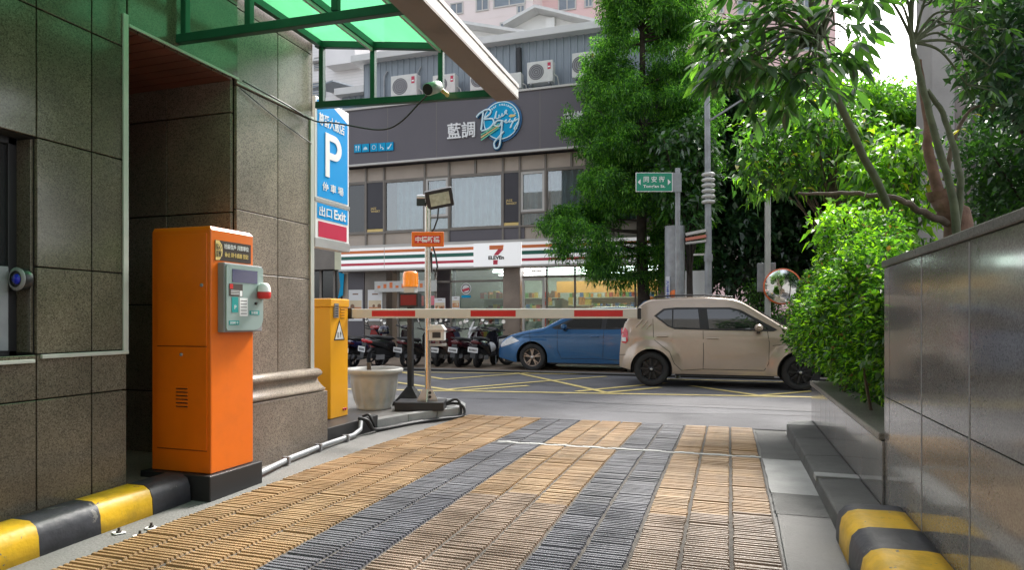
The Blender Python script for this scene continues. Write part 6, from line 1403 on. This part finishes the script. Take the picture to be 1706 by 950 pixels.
def palmate(name, label, base, stems, tips, size, mats, Ms, bark, r0, group, nl=6, spread=.3, per=5):
    t = thing(name, label, 'tree', base, 0, group); b = Vector(base); mb = MB(bark, o=base)
    for st_ in stems: limb(mb, st_[0], st_[1], st_[2], wob=.006, n=10)
    mb.build('trunk', t); mb = MB(bark, o=base); Vs = []
    for (p, src) in tips:
        p = Vector(p); src = Vector(src); limb(mb, [src, (p + src) / 2 + Vector((0, 0, .12)), p], .016, .007, n=6)
        for k in range(per - random.randint(0, 1)):
            d_ = (p - src).normalized() * .5 + Vector((random.uniform(-1, 1), random.uniform(-1, 1), random.uniform(-.2, .7))); d_.normalize(); q = p + d_ * random.uniform(.08, spread); mb.tube([p, q], .005, 5)
            palm_cluster(q, d_, size * random.uniform(.75, 1.15), Vs, Ms, nl)
    mb.build('branches', t)
    V = np.array([list(v) for f, _ in Vs for v in f]) - np.array(list(b)); Fc = np.arange(len(V)).reshape(-1, 4); raw_mesh('crown', V, Fc, mats, np.array([m_ for _, m_ in Vs]), t)
    return t
T1 = 5.6
gP = [leaf_mat('broad_leaf', (.035, .095, .03), .42, .3, .09), leaf_mat('broad_leaf_mid', (.055, .14, .035), .5, .3, .08), leaf_mat('broad_leaf_deep', (.022, .06, .024), .35, .3, .09), leaf_mat('broad_leaf_light', (.10, .22, .04), .55, .3, .06)]
def Q(px, py, tt=T1): return Vector(onT(px, py, tt))
b0 = Q(1508, 430, 6.3); b0.z = .48
stem = [b0, Q(1500, 410, 6.2), Q(1440, 262, 5.9), Q(1382, 132, 5.6), Q(1355, 40, 5.5), Q(1350, -60, 5.5)]
tips = []
for px, py, tt in ((1215, 70, 5.4), (1240, 105, 5.3), (1262, 60, 5.6), (1285, 95, 5.4), (1300, 40, 5.2), (1320, 85, 5.6), (1335, 20, 5.3), (1345, 105, 5.5), (1370, 60, 5.4), (1385, 95, 5.7), (1270, 20, 5.7), (1215, 130, 5.8), (1240, 0, 5.4), (1400, 15, 5.4), (1310, 125, 5.3), (1370, 135, 5.9), (1255, 130, 5.9), (1420, 0, 5.6), (1340, -30, 5.5), (1290, -30, 5.3), (1395, -30, 5.6), (1200, 100, 6.0), (1415, 55, 5.8), (1225, 150, 5.6), (1290, 150, 5.5), (1345, 150, 5.4), (1265, 80, 5.2), (1300, 70, 5.8), (1240, 40, 5.9), (1390, 40, 5.2), (1320, 110, 5.9), (1360, 100, 5.2), (1210, 40, 5.8)):
    tips.append((Q(px, py, tt), Q(1365, 70, 5.55)))
palmate('palmate_tree', 'slanting green stemmed tree with big dark drooping leaves above the street sign side', (b0.x, b0.y, .48), [(stem, .042, .02)], tips, .235, gP, [0, 0, 1, 1, 2, 3], m_barkg, .04, 'planter trees', per=5)
b1 = Q(1600, 430, 6.2); b1.z = .6
s1 = [b1, Q(1592, 370, 6.2), Q(1560, 230, 6.2), Q(1530, 120, 6.2), Q(1518, 30, 6.2), Q(1530, -80, 6.2)]
s2 = [Q(1592, 380, 6.25), Q(1600, 300, 6.2), Q(1575, 200, 6.3), Q(1545, 150, 6.2)]
tips = [(Q(px, py, tt), Q(1522, 70, 6.2)) for px, py, tt in ((1490, 0, 6.0), (1550, 5, 6.1), (1575, 40, 6.3), (1455, -15, 6.2), (1590, 20, 6.0), (1600, 80, 6.4), (1500, -40, 6.2), (1620, 50, 6.2), (1640, 10, 6.3), (1560, -30, 6.1), (1610, 140, 6.4), (1650, 110, 6.3))]
palmate('palmate_tree', 'thin twin stemmed tree rising in front of the bright gap in the sky', (b1.x, b1.y, .5), [(s1, .04, .018), (s2, .035, .02)], tips, .16, gP, [0, 1, 2, 3], m_barkg, .04, 'planter trees', per=6)
# stub trunk
b2 = Q(1600, 400, 6.6); b2.z = .5
t = thing('stub_trunk', 'thick reddish cut back trunk with a long low side branch behind the granite wall', 'tree', b2, 0, 'planter trees'); mb = MB(m_barkr, o=b2)
limb(mb, [b2, Q(1598, 395, 6.6), Q(1585, 350, 6.6), Q(1565, 318, 6.6)], .13, .12, n=14, wob=.012); limb(mb, [Q(1565, 330, 6.6), Q(1548, 260, 6.6), Q(1545, 200, 6.6), Q(1530, 100, 6.6)], .055, .03, wob=.01); mb.build('trunk', t)
mb = MB(m_bark, o=b2); limb(mb, [Q(1580, 372, 6.6), Q(1530, 350, 6.4), Q(1490, 330, 6.3), Q(1400, 322, 6.6), Q(1330, 322, 7.0)], .04, .012, wob=.01); limb(mb, [Q(1575, 300, 6.6), Q(1590, 230, 6.6), Q(1615, 185, 6.6), Q(1640, 175, 6.5)], .03, .008); mb.build('side_branch', t)
Vs = []
for px, py in ((1640, 175), (1650, 165), (1620, 190), (1600, 215), (1580, 232)):
    palm_cluster(Q(px, py, 6.5), Vector((random.uniform(-1, 1), random.uniform(-1, 1), .2)), .10, Vs, [0, 1, 2], 4)
V = np.array([list(v) for f, _ in Vs for v in f]) - np.array(list(b2)); raw_mesh('leaf_sprig', V, np.arange(len(V)).reshape(-1, 4), [gB[3], gB[0], gA[0]], np.array([m_ for _, m_ in Vs]), t)
# clipped hedge in the planter
hb = (1.6, 6.1, .48); t = thing('clipped_hedge', 'dense bright green hedge filling the low planter beside the polished wall', 'hedge', hb)
cl = []
while len(cl) < 1700:
    x = random.uniform(.93, 1.9); y = random.uniform(4.46, 7.75); z = random.uniform(.60, 2.25)
    topz = 1.93 + .10 * math.sin(y * 2.1) + .10 * math.sin(x * 5) + (y - 6) * .05 - .5 * max(0, 1.1 - x) - .30 * max(0, 5.1 - y) - .9 * max(0, x - 1.35)
    if z > topz or (z > 1.4 and x > .215 * y - .06) or (z < .85 and x < 1.12): continue
    if 1.15 < x < 2.2 and 4.8 < y < 7.3 and z < topz - .45: continue
    bul = .24 * math.sin(max(0, min(1, (z - .6) / 1.1)) * PI) * max(0, min(1, (y - 4.9) / 1.2)); xx = x - (bul if x < 1.4 else 0) ; yy_ = y + (.18 if y > 7.3 else 0)
    cl.append((xx, yy_, z, random.uniform(.09, .17)))
cloud('foliage', t, hb, cl, 1700, (.022, .07), (.014, .038), gB[:3] + [leaf_mat('dead_leaf', (.20, .12, .04), .3)], [2.2, 3.2, 4.4, .15], droop=.15)
mb = MB(m_bark, o=hb)
for i in range(40):
    x = random.uniform(.95, 2.2); y = random.uniform(4.4, 7.5); limb(mb, [(x, y, .46), (x + random.uniform(-.1, .1), y + random.uniform(-.1, .1), 1.0), (x + random.uniform(-.35, .2), y + random.uniform(-.2, .2), 1.6)], .014, .005, n=5)
limb(mb, [(1.25, 4.7, .5), (1.05, 5.0, .95), (.92, 5.4, 1.25)], .022, .012, n=7)
mb.build('stems', t)
# tufts above the hedge
region_tree('shrub', 'loose light green leafy shoots standing above the hedge by the wall corner', [(1385, 352), (1420, 335), (1470, 345), (1500, 385), (1500, 430), (1370, 420), (1350, 385)], 6.5, 1445, .02, [gB[0], gA[0], gB[1]], [4, 2, 2], 46, (.08, .16), 300, (.06, .13), (.03, .055), .5, group='shrubs', cat='shrub', droop=.3)


# anchor bolts left in the concrete strip, beside the kerb
for i, (px, py, lab) in enumerate(((198, 888, 'rusty anchor bolt on a white mortar smear nearest the striped kerb'), (233, 893, 'rusty anchor bolt in front of the other two, nearest the ribbed tiles'), (252, 880, 'rusty anchor bolt nearest the orange machine plinth'))):
    x, y, _ = onZ(px, py, .0); t = thing('anchor_bolt', lab, 'bolt', (x, y, zprof(y) - .008), 0, 'anchor bolts in the concrete')
    mb = MB(m_wsign); pts = [(.045 * random.uniform(.6, 1.1) * math.cos(a), .03 * random.uniform(.6, 1.2) * math.sin(a), 0) for a in np.linspace(0, 2 * PI, 12)[:-1]]; mb.poly(pts, .003, (0, 0, 1)); mb.build('mortar_smear', t)
    mb = MB(m_barkd); mb.lathe([(.014, .002), (.014, .012), (.007, .013), (.007, .03), (.0, .031)], n=8, smooth=False); mb.build('bolt', t)
# small red roof sign seen over the canopy beam
xa, xb = fx(692), fx(766); mb = MB(emis('red_letters', (.75, .05, .03), .5), o=((xa + xb) / 2, YB - .2, 7.95)); 
for k in range(9): mb.box(xa + k * (xb - xa) / 9, xa + (k + .75) * (xb - xa) / 9, YB - .25, YB - .2, 7.97, 8.09)
t = thing('roof_light_strip', 'thin red light strip on the roof edge just behind the canopy camera', 'light strip', ((xa + xb) / 2, YB - .2, 7.95)); ob = mb.build('red_light', None); ob.parent = t; ob.location = (0, 0, 0)

mb = MB(M('crack_sealant', (.04, .04, .042), .7, var=.2, vs=6), o=(0, 0, 0))
for (x, y, dx, dy, n_) in ((-6.5, 8.9, .5, .03, 16), (-1.5, 8.6, .35, .05, 12), (-3.8, 11.6, .4, -.06, 14)):
    pts = [(x, y)]
    for _ in range(n_): x += dx * random.uniform(.6, 1.2); y += dy + random.uniform(-.09, .09); pts.append((x, y))
    for a, b in zip(pts[:-1], pts[1:]): stripe(mb, a, b, random.uniform(.012, .03), n=2, dz=.0045)
mb.build('road_cracks', kind='structure')
